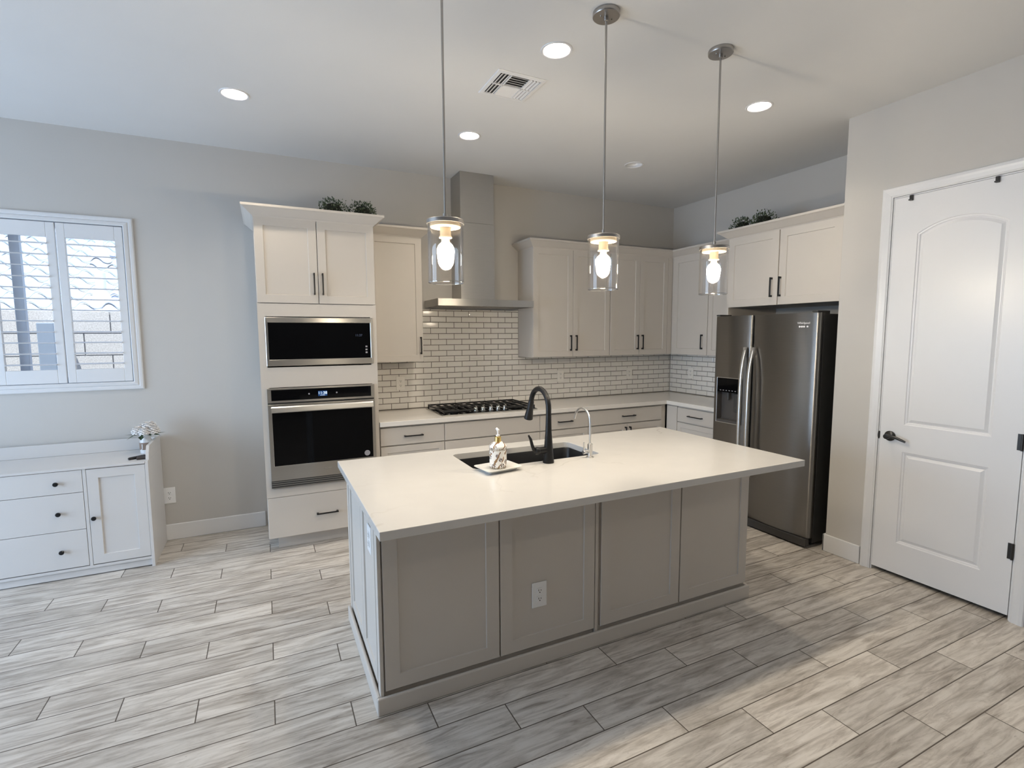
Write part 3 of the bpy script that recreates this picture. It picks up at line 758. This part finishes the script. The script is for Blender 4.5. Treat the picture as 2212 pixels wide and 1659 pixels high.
door_front(fIL, 1.840, 2.214, .093, .874, T, name='end_panel', st=.055, n=.018)
door_front(fIL, 2.221, 2.545, .093, .874, T, name='end_panel', st=.055, n=.018)
b = B(); b.box(1.79, 1.832, 0, .02, 0, .8785, fIL); b.out('back_post', M_CAB, T, bevel=.002)
b = B()
x0, x1, y0, y1 = IX0 - .0005, IX1 + .0005, IYF - .0185, IYB
for q in ([(x0 - .016, y0 - .016), (x1 + .016, y0 - .016), (x1 + .016, y0), (x0 - .016, y0)], [(x0 - .016, y0), (x0, y0), (x0, y1), (x0 - .016, y1)], [(x1, y0), (x1 + .016, y0), (x1 + .016, y1), (x1, y1)]):
    b.extr(q, 0, .078)
b.out('baseboard', M_CAB, T, bevel=.006)
# ---- island worktop with sink cut-out
SX0, SX1, SY0, SY1 = -3.433, -2.652, -2.292, -1.926
b = B(); ox = [(-4.043, -2.9215), (-1.755, -2.9215), (-1.755, -1.791), (-4.043, -1.791)]
hole = rrect(SX0, SX1, SY0, SY1, .035)
o1 = [b.v((x, y, .914)) for x, y in ox]; h1 = [b.v((x, y, .914)) for x, y in hole]
b.fill([o1, h1])
ret = bmesh.ops.extrude_face_region(b.m, geom=list(b.m.faces))
bmesh.ops.translate(b.m, vec=(0, 0, -.0345), verts=[g for g in ret['geom'] if isinstance(g, bmesh.types.BMVert)])
tag(b.out('island_worktop', M_QUARTZ, bevel=.0025), 'white quartz island worktop with faint grey veins and sink cut-out', 'worktop')
# ---- sink
T = thing('kitchen_sink', 'black undermount sink set into the island worktop', 'sink', (-3.04, -2.11, .66))
b = B(); z = .8790
lo = lambda g, zz, r: [(x, y, zz) for x, y in rrect(SX0 - g, SX1 + g, SY0 - g, SY1 + g, r)]
b.loops([lo(.03, z, .06), lo(.003, z, .04), lo(.0, z - .006, .04), lo(-.006, z - .19, .045), lo(-.03, z - .215, .06)])
b.loops([lo(.03, z, .06), lo(.03, z - .006, .06), lo(.012, z - .01, .05), lo(.006, z - .20, .05), lo(-.02, z - .225, .06)])
b.out('basin', M_SINK, T, smooth=True)
b = B(); b.lathe([(0, 0), (.045, 0), (.045, .003), (.036, .004), (.03, .001), (0, .001)], (-3.04, -2.06, z - .2148)); b.out('drain', M_CHROME, T, smooth=True)
# ---- black pull-down faucet
T = thing('kitchen_faucet', 'matte black gooseneck faucet with pull-down spray head', 'faucet', (-3.027, -2.338, .914))
fx, fy = -3.027, -2.338
b = B(); b.lathe([(0, 0), (.030, 0), (.031, .004), (.0285, .02), (.0255, .06), (.0235, .085), (.021, .12), (.0175, .16), (.0155, .22), (.0148, .25), (0, .25)], (fx, fy, .9145), 28)
b.out('base', M_BLACK, T, smooth=True, ang=60)
b = B(); pts = [(fx, fy, 1.16), (fx, fy, 1.20)]
cx_, r = fy + .099, .099
for i in range(0, 15):
    a = PI - (PI * .93) * i / 14; pts.append((fx, cx_ + r * math.cos(a), 1.205 + r * math.sin(a)))
b.tube(pts, .0145, 16); b.out('spout', M_BLACK, T, smooth=True)
e = Vector(pts[-1]); dn = (Vector(pts[-1]) - Vector(pts[-2])).normalized()
b = B(); b.tube([e, e + dn * .006, e + dn * .05, e + dn * .09, e + dn * .112], [.0150, .0165, .0185, .0235, .0255], 18); b.out('spray_head', M_BLACK, T, smooth=True, ang=60)
b = B(); b.tube([(fx - .02, fy, .985), (fx - .058, fy, .985)], .0185, 16); b.lathe([(0, 0), (.0185, 0), (.021, .006), (.021, .018), (.016, .024), (0, .025)], f=lambda x, y, z: (fx - .058 - z, fy + x, .985 + y))
b.tube([(fx - .074, fy, .975), (fx - .090, fy, .995), (fx - .099, fy + .002, 1.02), (fx - .106, fy + .004, 1.05), (fx - .118, fy + .006, 1.072)], [.008, .0095, .0085, .0075, .0045], 12)
b.out('lever', M_BLACK, T, smooth=True, ang=60)
# ---- small filtered water tap
T = thing('filter_tap', 'slim brushed nickel filtered-water tap right of the black faucet', 'faucet', (-2.76, -2.34, .914))
fx, fy = -2.760, -2.340
b = B(); b.lathe([(0, 0), (.021, 0), (.021, .003), (.013, .006), (.0125, .03), (.0142, .032), (.0142, .076), (.007, .079), (.0055, .082), (0, .082)], (fx, fy, .9145), 22); b.out('base', M_FHAND, T, smooth=True)
b = B(); pts = [(fx, fy, .99), (fx, fy, 1.05), (fx, fy, 1.10)]; r = .078
for i in range(0, 15):
    a = PI - (PI * .90) * i / 14; pts.append((fx, fy + r + r * math.cos(a), 1.105 + r * math.sin(a)))
e = Vector(pts[-1]); dn = (e - Vector(pts[-2])).normalized(); pts.append(tuple(e + dn * .02))
b.tube(pts, .0058, 12); b.out('spout', M_FHAND, T, smooth=True)
b = B(); b.tube([(fx - .010, fy, .952), (fx - .036, fy, .947)], .008, 12); b.lathe([(0, 0), (.010, 0), (.0115, .004), (.0115, .016), (0, .018)], f=lambda x, y, z: (fx - .030 - z, fy + x, .947 + y), seg=16)
b.tube([(fx - .040, fy, .95), (fx - .040, fy, 1.005)], .0042, 10); b.out('lever', M_FHAND, T, smooth=True)
# ---- tray and soap dispenser
b = B(); cx0, cy0 = -3.331, -2.352; th = math.radians(8)
def trl(hx, hy, z, r): 
    return [(cx0 + x * math.cos(th) - y * math.sin(th), cy0 + x * math.sin(th) + y * math.cos(th), z) for x, y in rrect(-hx, hx, -hy, hy, r)]
b.loops([trl(.075, .050, .9148, .012), trl(.078, .053, .9148, .014), trl(.082, .057, .921, .016), trl(.104, .078, .934, .022), trl(.105, .079, .9355, .022), trl(.103, .077, .936, .021), trl(.082, .058, .925, .016), trl(.078, .054, .9235, .014)])
b.face([b.v(p) for p in trl(.075, .050, .9148, .012)])
tag(b.out('soap_tray', paint('white_glazed_ceramic', (.86, .85, .82), .12), smooth=True), 'white rectangular ceramic tray holding the soap pump beside the sink', 'tray')
def soap_mat():
    m, nt, p = mat('printed_toile_ceramic'); c = coords(nt)
    s = N(nt, 'ShaderNodeSeparateXYZ', I={0: c})
    ang = mth(nt, 'ARCTAN2', s.outputs[1], s.outputs[0])
    v = N(nt, 'ShaderNodeCombineXYZ', I={0: mth(nt, 'MULTIPLY', ang, .045), 1: s.outputs[2], 2: 0.0}).outputs[0]
    vo = N(nt, 'ShaderNodeTexVoronoi', I={'Vector': v, 'Scale': 34.0}).outputs['Distance']
    wv = N(nt, 'ShaderNodeTexWave', wave_type='RINGS', rings_direction='Z', I={'Vector': v, 'Scale': 9.0, 'Distortion': 9.0, 'Detail': 3.0}).outputs['Fac']
    flower = mth(nt, 'MULTIPLY', mth(nt, 'LESS_THAN', vo, .44), mth(nt, 'GREATER_THAN', noise(nt, v, 170, 2), .46))
    gate = mth(nt, 'GREATER_THAN', noise(nt, v, 22, 1), .42)
    stem = mth(nt, 'MULTIPLY', mth(nt, 'GREATER_THAN', wv, .90), mth(nt, 'GREATER_THAN', noise(nt, v, 30, 1), .45))
    band = mth(nt, 'MULTIPLY', mth(nt, 'LESS_THAN', mth(nt, 'ABSOLUTE', mth(nt, 'SUBTRACT', s.outputs[2], .098)), .006), mth(nt, 'GREATER_THAN', noise(nt, v, 260, 0), .5))
    foot = mth(nt, 'MULTIPLY', mth(nt, 'LESS_THAN', s.outputs[2], .009), mth(nt, 'GREATER_THAN', noise(nt, v, 300, 0), .46))
    c1 = mix(nt, mth(nt, 'MULTIPLY', flower, gate), (.86, .84, .80), (.16, .13, .13))
    c2 = mix(nt, stem, c1, (.24, .13, .06))
    c3 = mix(nt, mth(nt, 'MAXIMUM', band, foot), c2, (.20, .15, .08))
    nt.links.new(c3, p.inputs['Base Color']); p.inputs['Roughness'].default_value = .15; return m
T = thing('soap_dispenser', 'patterned white ceramic soap dispenser with gold collar and pump', 'soap dispenser', (-3.324, -2.338, .9245))
c = (-3.324, -2.338, .9245)
b = B(); b.lathe([(0, 0), (.042, 0), (.0445, .003), (.0445, .104), (.0455, .106), (.0455, .112), (.043, .115), (.037, .122), (.022, .132), (.016, .134), (0, .134)], c, 32); b.out('bottle', soap_mat(), T, smooth=True)
b = B(); b.lathe([(0, .134), (.0165, .134), (.0165, .158), (.012, .161), (0, .161)], c, 20); b.out('collar', M_GOLD, T, smooth=True)
b = B(); b.lathe([(0, .161), (.010, .161), (.010, .168), (.004, .169), (.004, .186), (.0065, .187), (.008, .196), (0, .2)], c, 16)
b.tube([(c[0], c[1], c[2] + .192), (c[0] + .004, c[1] + .022, c[2] + .197), (c[0] + .008, c[1] + .040, c[2] + .190)], [.006, .005, .004], 10)
b.out('pump', M_PLATE, T, smooth=True)

# ---------------------------------------------------------------- electric outlets
def outlet(f, u, w, label, pw=.080, ph=.125, m=None, horiz=False, n0=0, tex=False):
    p0 = f(u, n0, w); T = thing('electrical_outlet', label, 'outlet', p0, 'electrical outlets')
    b = B(); b.box(u - pw / 2, u + pw / 2, n0 + .0005, n0 + .006, w - ph / 2, w + ph / 2, f); b.out('cover_plate', m or M_PLATE, T, bevel=.003)
    for s in (-1, 1):
        cw = w + s * .0205; b = B(); b.prism(rrect(u - .0165, u + .0165, cw - .0145, cw + .0145, .008, 4), n0 + .0062, n0 + .0085, f); q = b.out('receptacle', m or M_PLATE, T)
        b = B(); b.box(u - .0075, u - .0045, n0 + .0086, n0 + .009, cw - .001, cw + .008, f); b.box(u + .0045, u + .0075, n0 + .0086, n0 + .009, cw - .001, cw + .006, f)
        b.box(u - .0025, u + .0025, n0 + .0086, n0 + .009, cw - .0105, cw - .005, f); b.out('slots', M_SLOT, q)
    return T
outlet(fY(0), -3.2605, 1.158, 'tile-wall outlet left of the cooktop, below the narrow cabinet', m=M_PLATE_T, n0=.0102)
outlet(fY(0), -1.540, 1.160, 'tile-wall outlet right of the cooktop, below the two-door cabinet', m=M_PLATE_T, n0=.0102)
outlet(fY(0), -.6225, 1.155, 'tile-wall outlet on the back wall nearest the corner', m=M_PLATE_T, n0=.0102)
outlet(fX(0), .3475, 1.158, 'tile-wall outlet on the right wall beside the refrigerator', m=M_PLATE_T, n0=.0102)
outlet(fY(0), -5.0975, .358, 'white outlet low on the left wall beside the white sideboard', pw=.078, ph=.126)
outlet(fI, -3.2335, .350, 'white outlet on the front of the kitchen island', n0=.0115)
T = outlet(fIL, 2.43, .700, 'white outlet on the left end of the kitchen island', pw=.084, ph=.122, n0=.0115)

# ---------------------------------------------------------------- pendant lamps
M_WSOCK = paint('ivory_socket', (.42, .36, .27), .5)
def pendant(px, py, label):
    T = thing('pendant_lamp', label, 'pendant lamp', (px, py, H), 'pendant lamps over the island')
    b = B(); b.lathe([(0, H), (.060, H), (.062, H - .004), (.062, H - .019), (.060, H - .022), (.012, H - .023), (.011, H - .040), (.006, H - .042), (0, H - .042)], (px, py, 0), 36)
    for s in (-1, 1): b.lathe([(0, 0), (.003, 0), (.003, -.006), (0, -.006)], (px + s * .03, py, H - .022), 8)
    b.out('canopy', M_NICKEL, T, smooth=True)
    b = B(); b.tube([(px, py, H - .041), (px, py, 2.080)], .0052, 12, cap=False); b.out('rod', M_NICKEL, T, smooth=True)
    b = B(); b.lathe([(0, 2.090), (.009, 2.090), (.0095, 2.070), (.030, 2.068), (.074, 2.064), (.0762, 2.061), (.0762, 2.047), (.072, 2.047), (.072, 2.058), (.0, 2.060)], (px, py, 0), 40); b.out('cap', M_NICKEL, T, smooth=True)
    b = B(); b.lathe([(0, 2.0595), (.060, 2.0595), (.062, 2.037), (.060, 2.034), (.0, 2.034)], (px, py, 0), 32)
    b.lathe([(0, 2.0338), (.022, 2.0338), (.022, 2.000), (.026, 1.999), (.026, 1.993), (.018, 1.992), (0, 1.992)], (px, py, 0), 24); b.out('socket', M_WSOCK, T, smooth=True)
    b = B(); b.lathe([(.0732, 2.046), (.0732, 1.814), (.0726, 1.812), (.0706, 1.812), (.070, 1.814), (.070, 2.046)], (px, py, 0), 48); gs = b.out('glass_shade', M_GLASS, T, smooth=True)
    b = B(); b.lathe([(.0724, 1.8112), (.0736, 1.8128), (.0736, 1.8146), (.0720, 1.8160), (.0704, 1.8146), (.0704, 1.8128), (.0724, 1.8112)], (px, py, 0), 48); b.out('rim', M_RIM, gs, smooth=True)
    b = B(); b.lathe([(0, 1.9915), (.0155, 1.9915), (.0170, 1.978), (.019, 1.9735)], (px, py, 0), 24); q = b.out('bulb_neck', M_WSOCK, T, smooth=True)
    b = B(); b.lathe([(.019, 1.973), (.0275, 1.965), (.0335, 1.953), (.0352, 1.940), (.0335, 1.926), (.0285, 1.914), (.0205, 1.9065), (.0105, 1.9025), (0, 1.9015)], (px, py, 0), 24); b.out('bulb', M_BULB, q, smooth=True)
    return T
P0 = pendant(-3.690, -2.646, 'clear glass pendant lamp hanging nearest, left over the island')
copy_thing(P0, (-2.908, -2.646, H), 'clear glass pendant lamp in the middle of the island row')
copy_thing(P0, (-2.188, -2.646, H), 'clear glass pendant lamp at the right end, farthest from camera')
# ---------------------------------------------------------------- recessed ceiling lights, the rear three added as fill
NAMES = ['lit recessed ceiling light above the oven cabinet side, leftmost', 'lit recessed ceiling light in front of the range hood chimney', 'unlit recessed ceiling light near the back right corner',
         'lit recessed ceiling light behind the middle pendant canopy, nearest the vent', 'lit recessed ceiling light near the refrigerator, right of the pendants', 'lit recessed ceiling light over the left aisle, nearest the camera',
         'added fill downlight behind the camera on the left', 'added fill downlight behind the camera on the right', 'added fill downlight behind the camera, middle of three']
for (lx, ly, on), lab in zip(LIGHTS + REAR_FILL, NAMES):
    T = thing('recessed_light', lab, 'ceiling light', (lx, ly, H), 'recessed ceiling lights')
    b = B(); b.lathe([(.067, H + .010), (.067, H - .001), (.071, H - .0045), (.080, H - .005), (.083, H - .0005)], (lx, ly, 0), 40); b.out('trim_ring', M_TRIM, T, smooth=True)
    dp = .062
    b = B(); b.lathe([(.0665, H + .010), (.064, H + .014), (.056, H + dp), (.050, H + dp + .002)], (lx, ly, 0), 40); b.out('baffle', M_TRIM, T, smooth=True)
    b = B(); b.lathe([(.0565, H + dp + .001), (0, H + dp + .001)], (lx, ly, 0), 32); b.out('lens', M_LENS if on else M_OFF, T)
# ---------------------------------------------------------------- ceiling vent
T = thing('ceiling_vent', 'white square air vent register on the ceiling', 'vent', (-2.995, -1.84, H))
f = lambda u, n, w: (-2.995 + u, -1.84 + w, H - n)
hs = .152
b = B(); b.loops([[f(u * (hs - k), n, w * (hs - k)) for u, w in ((-1, -1), (1, -1), (1, 1), (-1, 1))] for k, n in ((0, .0005), (0, .003), (.004, .007), (.024, .009), (.027, .004))], cap=False); b.out('frame', M_TRIM, T)
b = B(); b.box(-.124, .124, .0005, .002, -.124, .124, f); b.out('duct_back', M_SLOT, T)
b = B()
def slat(u0, u1, w0, w1, tilt, axis):
    s = .0068
    if axis == 'u':
        m_ = (w0 + w1) / 2; q = [(m_ - s, .003), (m_ - s + .002, .003), (m_ + s, .0085), (m_ + s - .002, .0095)] if tilt > 0 else [(m_ + s, .003), (m_ + s - .002, .003), (m_ - s, .0085), (m_ - s + .002, .0095)]
        A = [b.v(f(u0, n, w)) for w, n in q]; C = [b.v(f(u1, n, w)) for w, n in q]
    else:
        m_ = (u0 + u1) / 2; q = [(m_ - s, .003), (m_ - s + .002, .003), (m_ + s, .0085), (m_ + s - .002, .0095)] if tilt > 0 else [(m_ + s, .003), (m_ + s - .002, .003), (m_ - s, .0085), (m_ - s + .002, .0095)]
        A = [b.v(f(u, n, w0)) for u, n in q]; C = [b.v(f(u, n, w1)) for u, n in q]
    b.face(A); b.face(C[::-1])
    for i in range(4): b.face([A[i], A[(i + 1) % 4], C[(i + 1) % 4], C[i]])
for k in range(3):
    for wa, wb in ((-.12, -.006), (.006, .12)):
        u = -.113 + k * .021; slat(u, u, wa, wb, -1, 'w'); u = .113 - k * .021; slat(u, u, wa, wb, 1, 'w')
for k in range(5):
    w = -.113 + k * .0235; slat(-.055, .055, w, w, -1, 'u'); slat(-.055, .055, -w, -w, 1, 'u')
b.box(-.124, .124, .002, .009, -.005, .005, f); b.box(-.062, -.056, .002, .009, -.124, .124, f); b.box(.056, .062, .002, .009, -.124, .124, f)
b.out('louvers', M_TRIM, T)

# ---------------------------------------------------------------- sideboard
SXR, SXL, SYF = -5.131, -6.701, -.501
fS = fY(SYF + .022)
T = thing('sideboard', 'white sideboard with drawers and doors under the shuttered window', 'sideboard', (-5.916, -.26, 0))
b = B(); t = .019
b.box(SXR - t, SXR, SYF, -.018, 0, .750); b.box(SXL, SXL + t, SYF, -.018, 0, .750)
b.box(SXL + t, SXR - t, SYF + .004, -.03, .056, .074); b.box(SXL + t, SXR - t, -.03, -.018, .03, .732)
for xx in (-5.4905, -6.3595): b.box(xx, xx + .018, SYF + .002, -.03, .074, .7325)
b.box(SXL + t, SXR - t, SYF + .020, SYF + .036, .006, .056)
b.out('frame', M_WHITE, T, bevel=.0015)
b = B(); b.box(SXL + t, SXR - t, SYF - .003, -.030, .7325, .7475); b.out('top', M_WHITE, T, bevel=.002)
b = B(); b.box(SXL + t, SXR - t, -.030, -.018, .7475, .836); b.out('back_rail', M_WHITE, T, bevel=.0015)
for xx in (SXR - t, SXL):
    b = B(); b.prism([(SYF + .036, .7502), (SYF + .050, .800), (SYF + .085, .842), (-.018, .846), (-.018, .7502)], xx, xx + t, lambda u, n, w: (n, u, w)); b.out('side_rail', M_WHITE, T, bevel=.0015)
def knob(f, u, w, n0, parent):
    b = B(); b.lathe([(0, 0), (.008, 0), (.006, .010), (.0135, .016), (.0145, .021), (.011, .026), (0, .028)], f=lambda x, y, z: f(u + x, n0 + z, w + y), seg=18); return b.out('knob', M_BLACK, parent, smooth=True)
zs = ((.583, .7295), (.333, .580), (.080, .330))
for (za, zb), kz in zip(zs, (.653, .453, .198)):
    b = B(); b.box(-6.3395, -5.493, .0002, .020, za, zb, fS); d = b.out('drawer', M_WHITE, T, bevel=.0015)
    knob(fS, -5.626, kz, .0202, d); knob(fS, -6.2065, kz, .0202, d)
for a0, a1, ku in ((-5.4705, -5.1515, -5.446), (-6.6805, -6.3615, -6.386)):
    b = B(); b.shaker(fS, a0, a1, .080, .7275, n=.020, t=.0198, st=.0605, d=.008); d = b.out('door', M_WHITE, T); knob(fS, ku, .398, .0202, d)
# ---- flower vase
vx, vy, vz = -5.190, -.185, .7478
T = thing('flower_vase', 'white pitcher vase with brown band holding white flowers on the sideboard', 'vase', (vx, vy, vz))
b = B(); b.lathe([(0, 0), (.036, 0), (.038, .004), (.0385, .02), (.040, .08), (.036, .095), (.030, .108), (.033, .125), (.040, .138), (.037, .138), (.030, .124), (.027, .108), (0, .10)], (vx, vy, vz), 28); b.out('pitcher', paint('white_enamel', (.80, .80, .80), .2), T, smooth=True)
b = B(); b.lathe([(.0402, .028), (.0412, .030), (.0424, .078), (.0414, .080)], (vx, vy, vz), 28); b.out('burlap_band', paint('brown_burlap', (.30, .22, .17), .9, .15, .6, 500), T, smooth=True)
fv = lambda u, n, w: (vx + u * .95 - n * .25, vy - n * .96 - u * .25, vz + w)
text('letter', 'J', .046, fv, -.008, .054, .0428, M_WHITEMARK, T, .0008)
M_PETAL = paint('white_petals', (.86, .83, .80), .7, .03); M_LEAF = paint('green_leaf', (.035, .07, .03), .5, .3)
def bloom(c, r, n):
    b = B(); c = Vector(c)
    for i in range(n):
        ph = 2.4 * i; zz = 1 - 1.35 * (i + .5) / n; rr = math.sqrt(max(0, 1 - zz * zz)); d_ = Vector((rr * math.cos(ph), rr * math.sin(ph), zz))
        tn = d_.cross(Vector((0, 0, 1))); tn = tn.normalized() if tn.length > .01 else Vector((1, 0, 0)); bn = d_.cross(tn)
        o_ = c + d_ * r * .55; w_ = r * .40; tip = c + d_ * r * (1 + .06 * math.sin(5 * i))
        q = [o_ - tn * w_ * .4, o_ + tn * w_ * .4, tip + tn * w_ + bn * w_ * .1, tip + bn * w_ * .7 + d_ * w_ * .2, tip - tn * w_ + bn * w_ * .1]
        b.face([b.v(p) for p in q])
    b.lathe([(0, r * .82), (r * .58, r * .58), (r * .82, 0), (r * .5, -r * .5), (0, -r * .6)], tuple(c), 12)
    return b
for bx_, by_, bz_, r in ((-.040, -.012, .162, .040), (.022, .012, .180, .050), (.052, -.026, .164, .040), (-.012, .035, .168, .044), (.004, -.045, .160, .036)):
    bloom((vx + bx_, vy + by_, vz + bz_), r, 60).out('flower', M_PETAL, T)
b = B()
for i in range(18):
    a = 2 * PI * i / 18 + R.uniform(-.1, .1); l = R.uniform(.075, .115); dz = R.uniform(-.02, .012); w_ = .009
    p0 = Vector((vx + .02 * math.cos(a), vy + .02 * math.sin(a), vz + .136)); p1 = p0 + Vector((math.cos(a) * l * .55, math.sin(a) * l * .55, .008)); p2 = p0 + Vector((math.cos(a) * l, math.sin(a) * l, dz))
    s_ = Vector((-math.sin(a), math.cos(a), 0)) * w_
    v_ = [b.v(p) for p in (p0, p1 - s_, p2, p1 + s_)]; b.face(v_)
p = Vector((vx - .02, vy - .036, vz + .135)); b.face([b.v(q) for q in (p, p + Vector((-.018, -.012, -.012)), p + Vector((.0, -.016, -.032)), p + Vector((.018, -.010, -.012)))])
b.out('leaves', M_LEAF, T)
# ---- black remote and dark case beside it
def slabby(name, c, L, Wd, h, ang, m, label, cat, taper=.6):
    b = B(); ca, sa = math.cos(ang), math.sin(ang)
    def lp(k, z): return [(c[0] + x * ca - y * sa, c[1] + x * sa + y * ca, z) for x, y in [(-L / 2 + k, -Wd / 2 * taper + k), (L / 2 - k, -Wd / 2 + k), (L / 2 - k, Wd / 2 - k), (-L / 2 + k, Wd / 2 * taper - k)]]
    b.loops([lp(.002, c[2]), lp(0, c[2] + h * .3), lp(0, c[2] + h * .65), lp(.005, c[2] + h)]); b.face([b.v(q) for q in lp(.002, c[2])])
    return tag(b.out(name, m, bevel=.003), label, cat)
slabby('remote_control', (-5.212, -.375, .7478), .115, .042, .018, math.radians(38), paint('glossy_black_plastic', (.02, .02, .022), .2), 'glossy black remote lying at the sideboard end by the vase', 'remote', .45)
slabby('glasses_case', (-5.181, -.414, .7478), .058, .038, .020, math.radians(6), paint('dark_brown_leather', (.045, .036, .032), .5), 'small dark brown case touching the black remote on the sideboard', 'case', .8)

# ---------------------------------------------------------------- boxwood balls on the cabinets
M_BOX = None
def leaf_mat():
    m, nt, p = mat('boxwood_leaf'); c = coords(nt)
    nt.links.new(ramp(nt, noise(nt, c, 60, 2), [(.38, (.022, .04, .018)), (.54, (.07, .10, .05)), (.68, (.22, .26, .17))]), p.inputs['Base Color'])
    p.inputs['Roughness'].default_value = .45; return m
M_BOX = leaf_mat(); M_TWIG = paint('dark_twig', (.012, .015, .008), .9)
def boxwood(c, r, label, seed):
    Rn = random.Random(seed); T = thing('boxwood_ball', label, 'plant', c, 'boxwood plants on top of the cabinets')
    cz = c[2] + r * .92
    b = B(); b.lathe([(0, 0), (r * .45, 0), (r * .62, r * .35), (r * .70, r * .9), (r * .45, r * 1.4), (0, r * 1.6)], c, 14); b.out('core', M_TWIG, T, smooth=True)
    b = B()
    for i in range(620):
        zz = Rn.uniform(-.85, 1); ph = Rn.uniform(0, 2 * PI); rr = math.sqrt(1 - zz * zz); d_ = Vector((rr * math.cos(ph), rr * math.sin(ph), zz))
        k = r * (Rn.uniform(.72, 1.02) + .10 * math.sin(3 * ph + seed) * rr + (.14 if Rn.random() < .12 else 0))
        p = Vector((c[0], c[1], cz)) + d_ * k
        if p.z < c[2] + .004: continue
        a = (d_ + Vector((Rn.uniform(-.7, .7), Rn.uniform(-.7, .7), Rn.uniform(-.3, .8)))).normalized(); s_ = a.cross(Vector((Rn.uniform(-1, 1), Rn.uniform(-1, 1), Rn.uniform(-1, 1)))).normalized()
        L = Rn.uniform(.014, .022); w_ = L * .30
        b.face([b.v(q) for q in (p - a * L * .5, p - s_ * w_, p + a * L * .5, p + s_ * w_)])
    b.out('foliage', M_BOX, T); return T
boxwood((-3.856, -.47, 2.4342), .112, 'green boxwood ball on the oven cabinet, left of the pair', 3)
boxwood((-3.632, -.47, 2.4342), .112, 'green boxwood ball on the oven cabinet, right of the pair', 5)
boxwood((-.47, -1.366, 2.4342), .106, 'green boxwood ball above the refrigerator, left of the pair', 8)
boxwood((-.47, -1.583, 2.4342), .112, 'green boxwood ball above the refrigerator, right of the pair', 11)

# ---------------------------------------------------------------- outside the window
def block_mat():
    m, nt, p = mat('concrete_block'); c = coords(nt)
    n = noise(nt, c, 90, 3, .7)
    nt.links.new(ramp(nt, n, [(.35, (.62, .61, .58)), (.6, (.86, .85, .82))]), p.inputs['Base Color']); p.inputs['Roughness'].default_value = .95
    bump(nt, p, n, .5, .004); return m
T = thing('block_fence', 'cream concrete block fence wall outside the window', 'fence', (-7, 1.3, 0))
b = B(); bm2 = B()
bm2.box(-11.5, -4.2, 1.212, 1.39, 0, 1.80)
for r in range(9):
    z0 = .03 + r * .2; k = 0; x = -11.5 + (.2 if r % 2 else 0) - .147
    while x < -4.2:
        b.box(max(x + .005, -11.5), min(x + .395, -4.2), 1.20, 1.40, z0 + .004, z0 + .195); x += .4
b.out('blocks', block_mat(), T); bm2.out('mortar', paint('dark_mortar', (.36, .38, .42), .95), T)
T = thing('neighbor_roof', 'pale barrel-tile roof of the house beyond the fence', 'roof', (-8, 9, 0))
M_RT = paint('pale_concrete_tile', (.60, .64, .70), .8, .06)
b = B(); RY, RZ, SL, CW = 4.6, 1.70, .42, .42; X0, NT_, TW = -14.0, 34, .32
cs = math.cos(math.atan(SL)); sn2 = math.sin(math.atan(SL))
for r in range(24):
    rows = []
    for e in (0, 1):
        s0 = r * CW + e * (CW + .03); lift = .040 * (1 - e)
        line_t, line_b = [], []
        for i in range(NT_ * 10 + 1):
            x = X0 + i * TW / 10; ph = (i % 10) / 10
            h = (.080 * math.sin(PI * ph / .6) if ph < .6 else -.022 * math.sin(PI * (ph - .6) / .4)) + lift
            p = Vector((x, RY + s0 * cs - h * sn2, RZ + s0 * sn2 + h * cs)); q = p - Vector((0, -sn2, cs)) * .016
            line_t.append(b.v(p)); line_b.append(b.v(q))
        rows.append((line_t, line_b))
    (t0, b0), (t1, b1) = rows
    for i in range(NT_ * 10):
        b.face([t0[i], t0[i + 1], t1[i + 1], t1[i]]); b.face([b0[i + 1], b0[i], t0[i], t0[i + 1]][::-1])
for fc in b.m.faces: fc.smooth = True
b.out('roof_tiles', M_RT, T, smooth=True)
b = B(); b.box(X0, X0 + NT_ * TW, RY - .02, RY + .02, RZ - .22, RZ - .09); b.box(X0, X0 + NT_ * TW, RY + .5, RY + .7, 0, RZ - .1); b.out('eave', paint('tan_stucco', (.52, .48, .42), .9), T)
def pipe(x, y, h, label):
    z0 = RZ + (y - RY) * SL; T = thing('roof_vent_pipe', label, 'pipe', (x, y, z0), 'vent pipes on the roof')
    b = B(); b.lathe([(.19, -.14), (.16, .02), (.11, .16), (.075, .24), (.075, .26)], (x, y, z0), 20); b.out('flashing', M_PLATE, T, smooth=True)
    b = B(); b.lathe([(.07, .1), (.07, h), (.055, h + .02), (0, h + .02)], (x, y, z0), 20); b.out('pipe', M_PLATE, T, smooth=True)
pipe(-6.67, 5.55, .50, 'white vent pipe on the tile roof, lower of the two'); pipe(-7.16, 7.9, .55, 'white vent pipe on the tile roof, higher up')
b = B(); b.box(-6.12, -6.00, 1.02, 1.18, 0, 1.72)  # plain blue-grey upright block standing just in front of the fence
tag(b.out('blue_grey_block', paint('plain_blue_grey', (.36, .44, .54), .6, .03), bevel=.008), 'plain blue grey upright block against the block fence outside', 'utility box')
b = B(); b.box(-20, 5, .16, 30, -.10, -.02); o = b.out('ground', paint('gravel', (.48, .44, .38), .95, .1)); o['kind'] = 'structure'
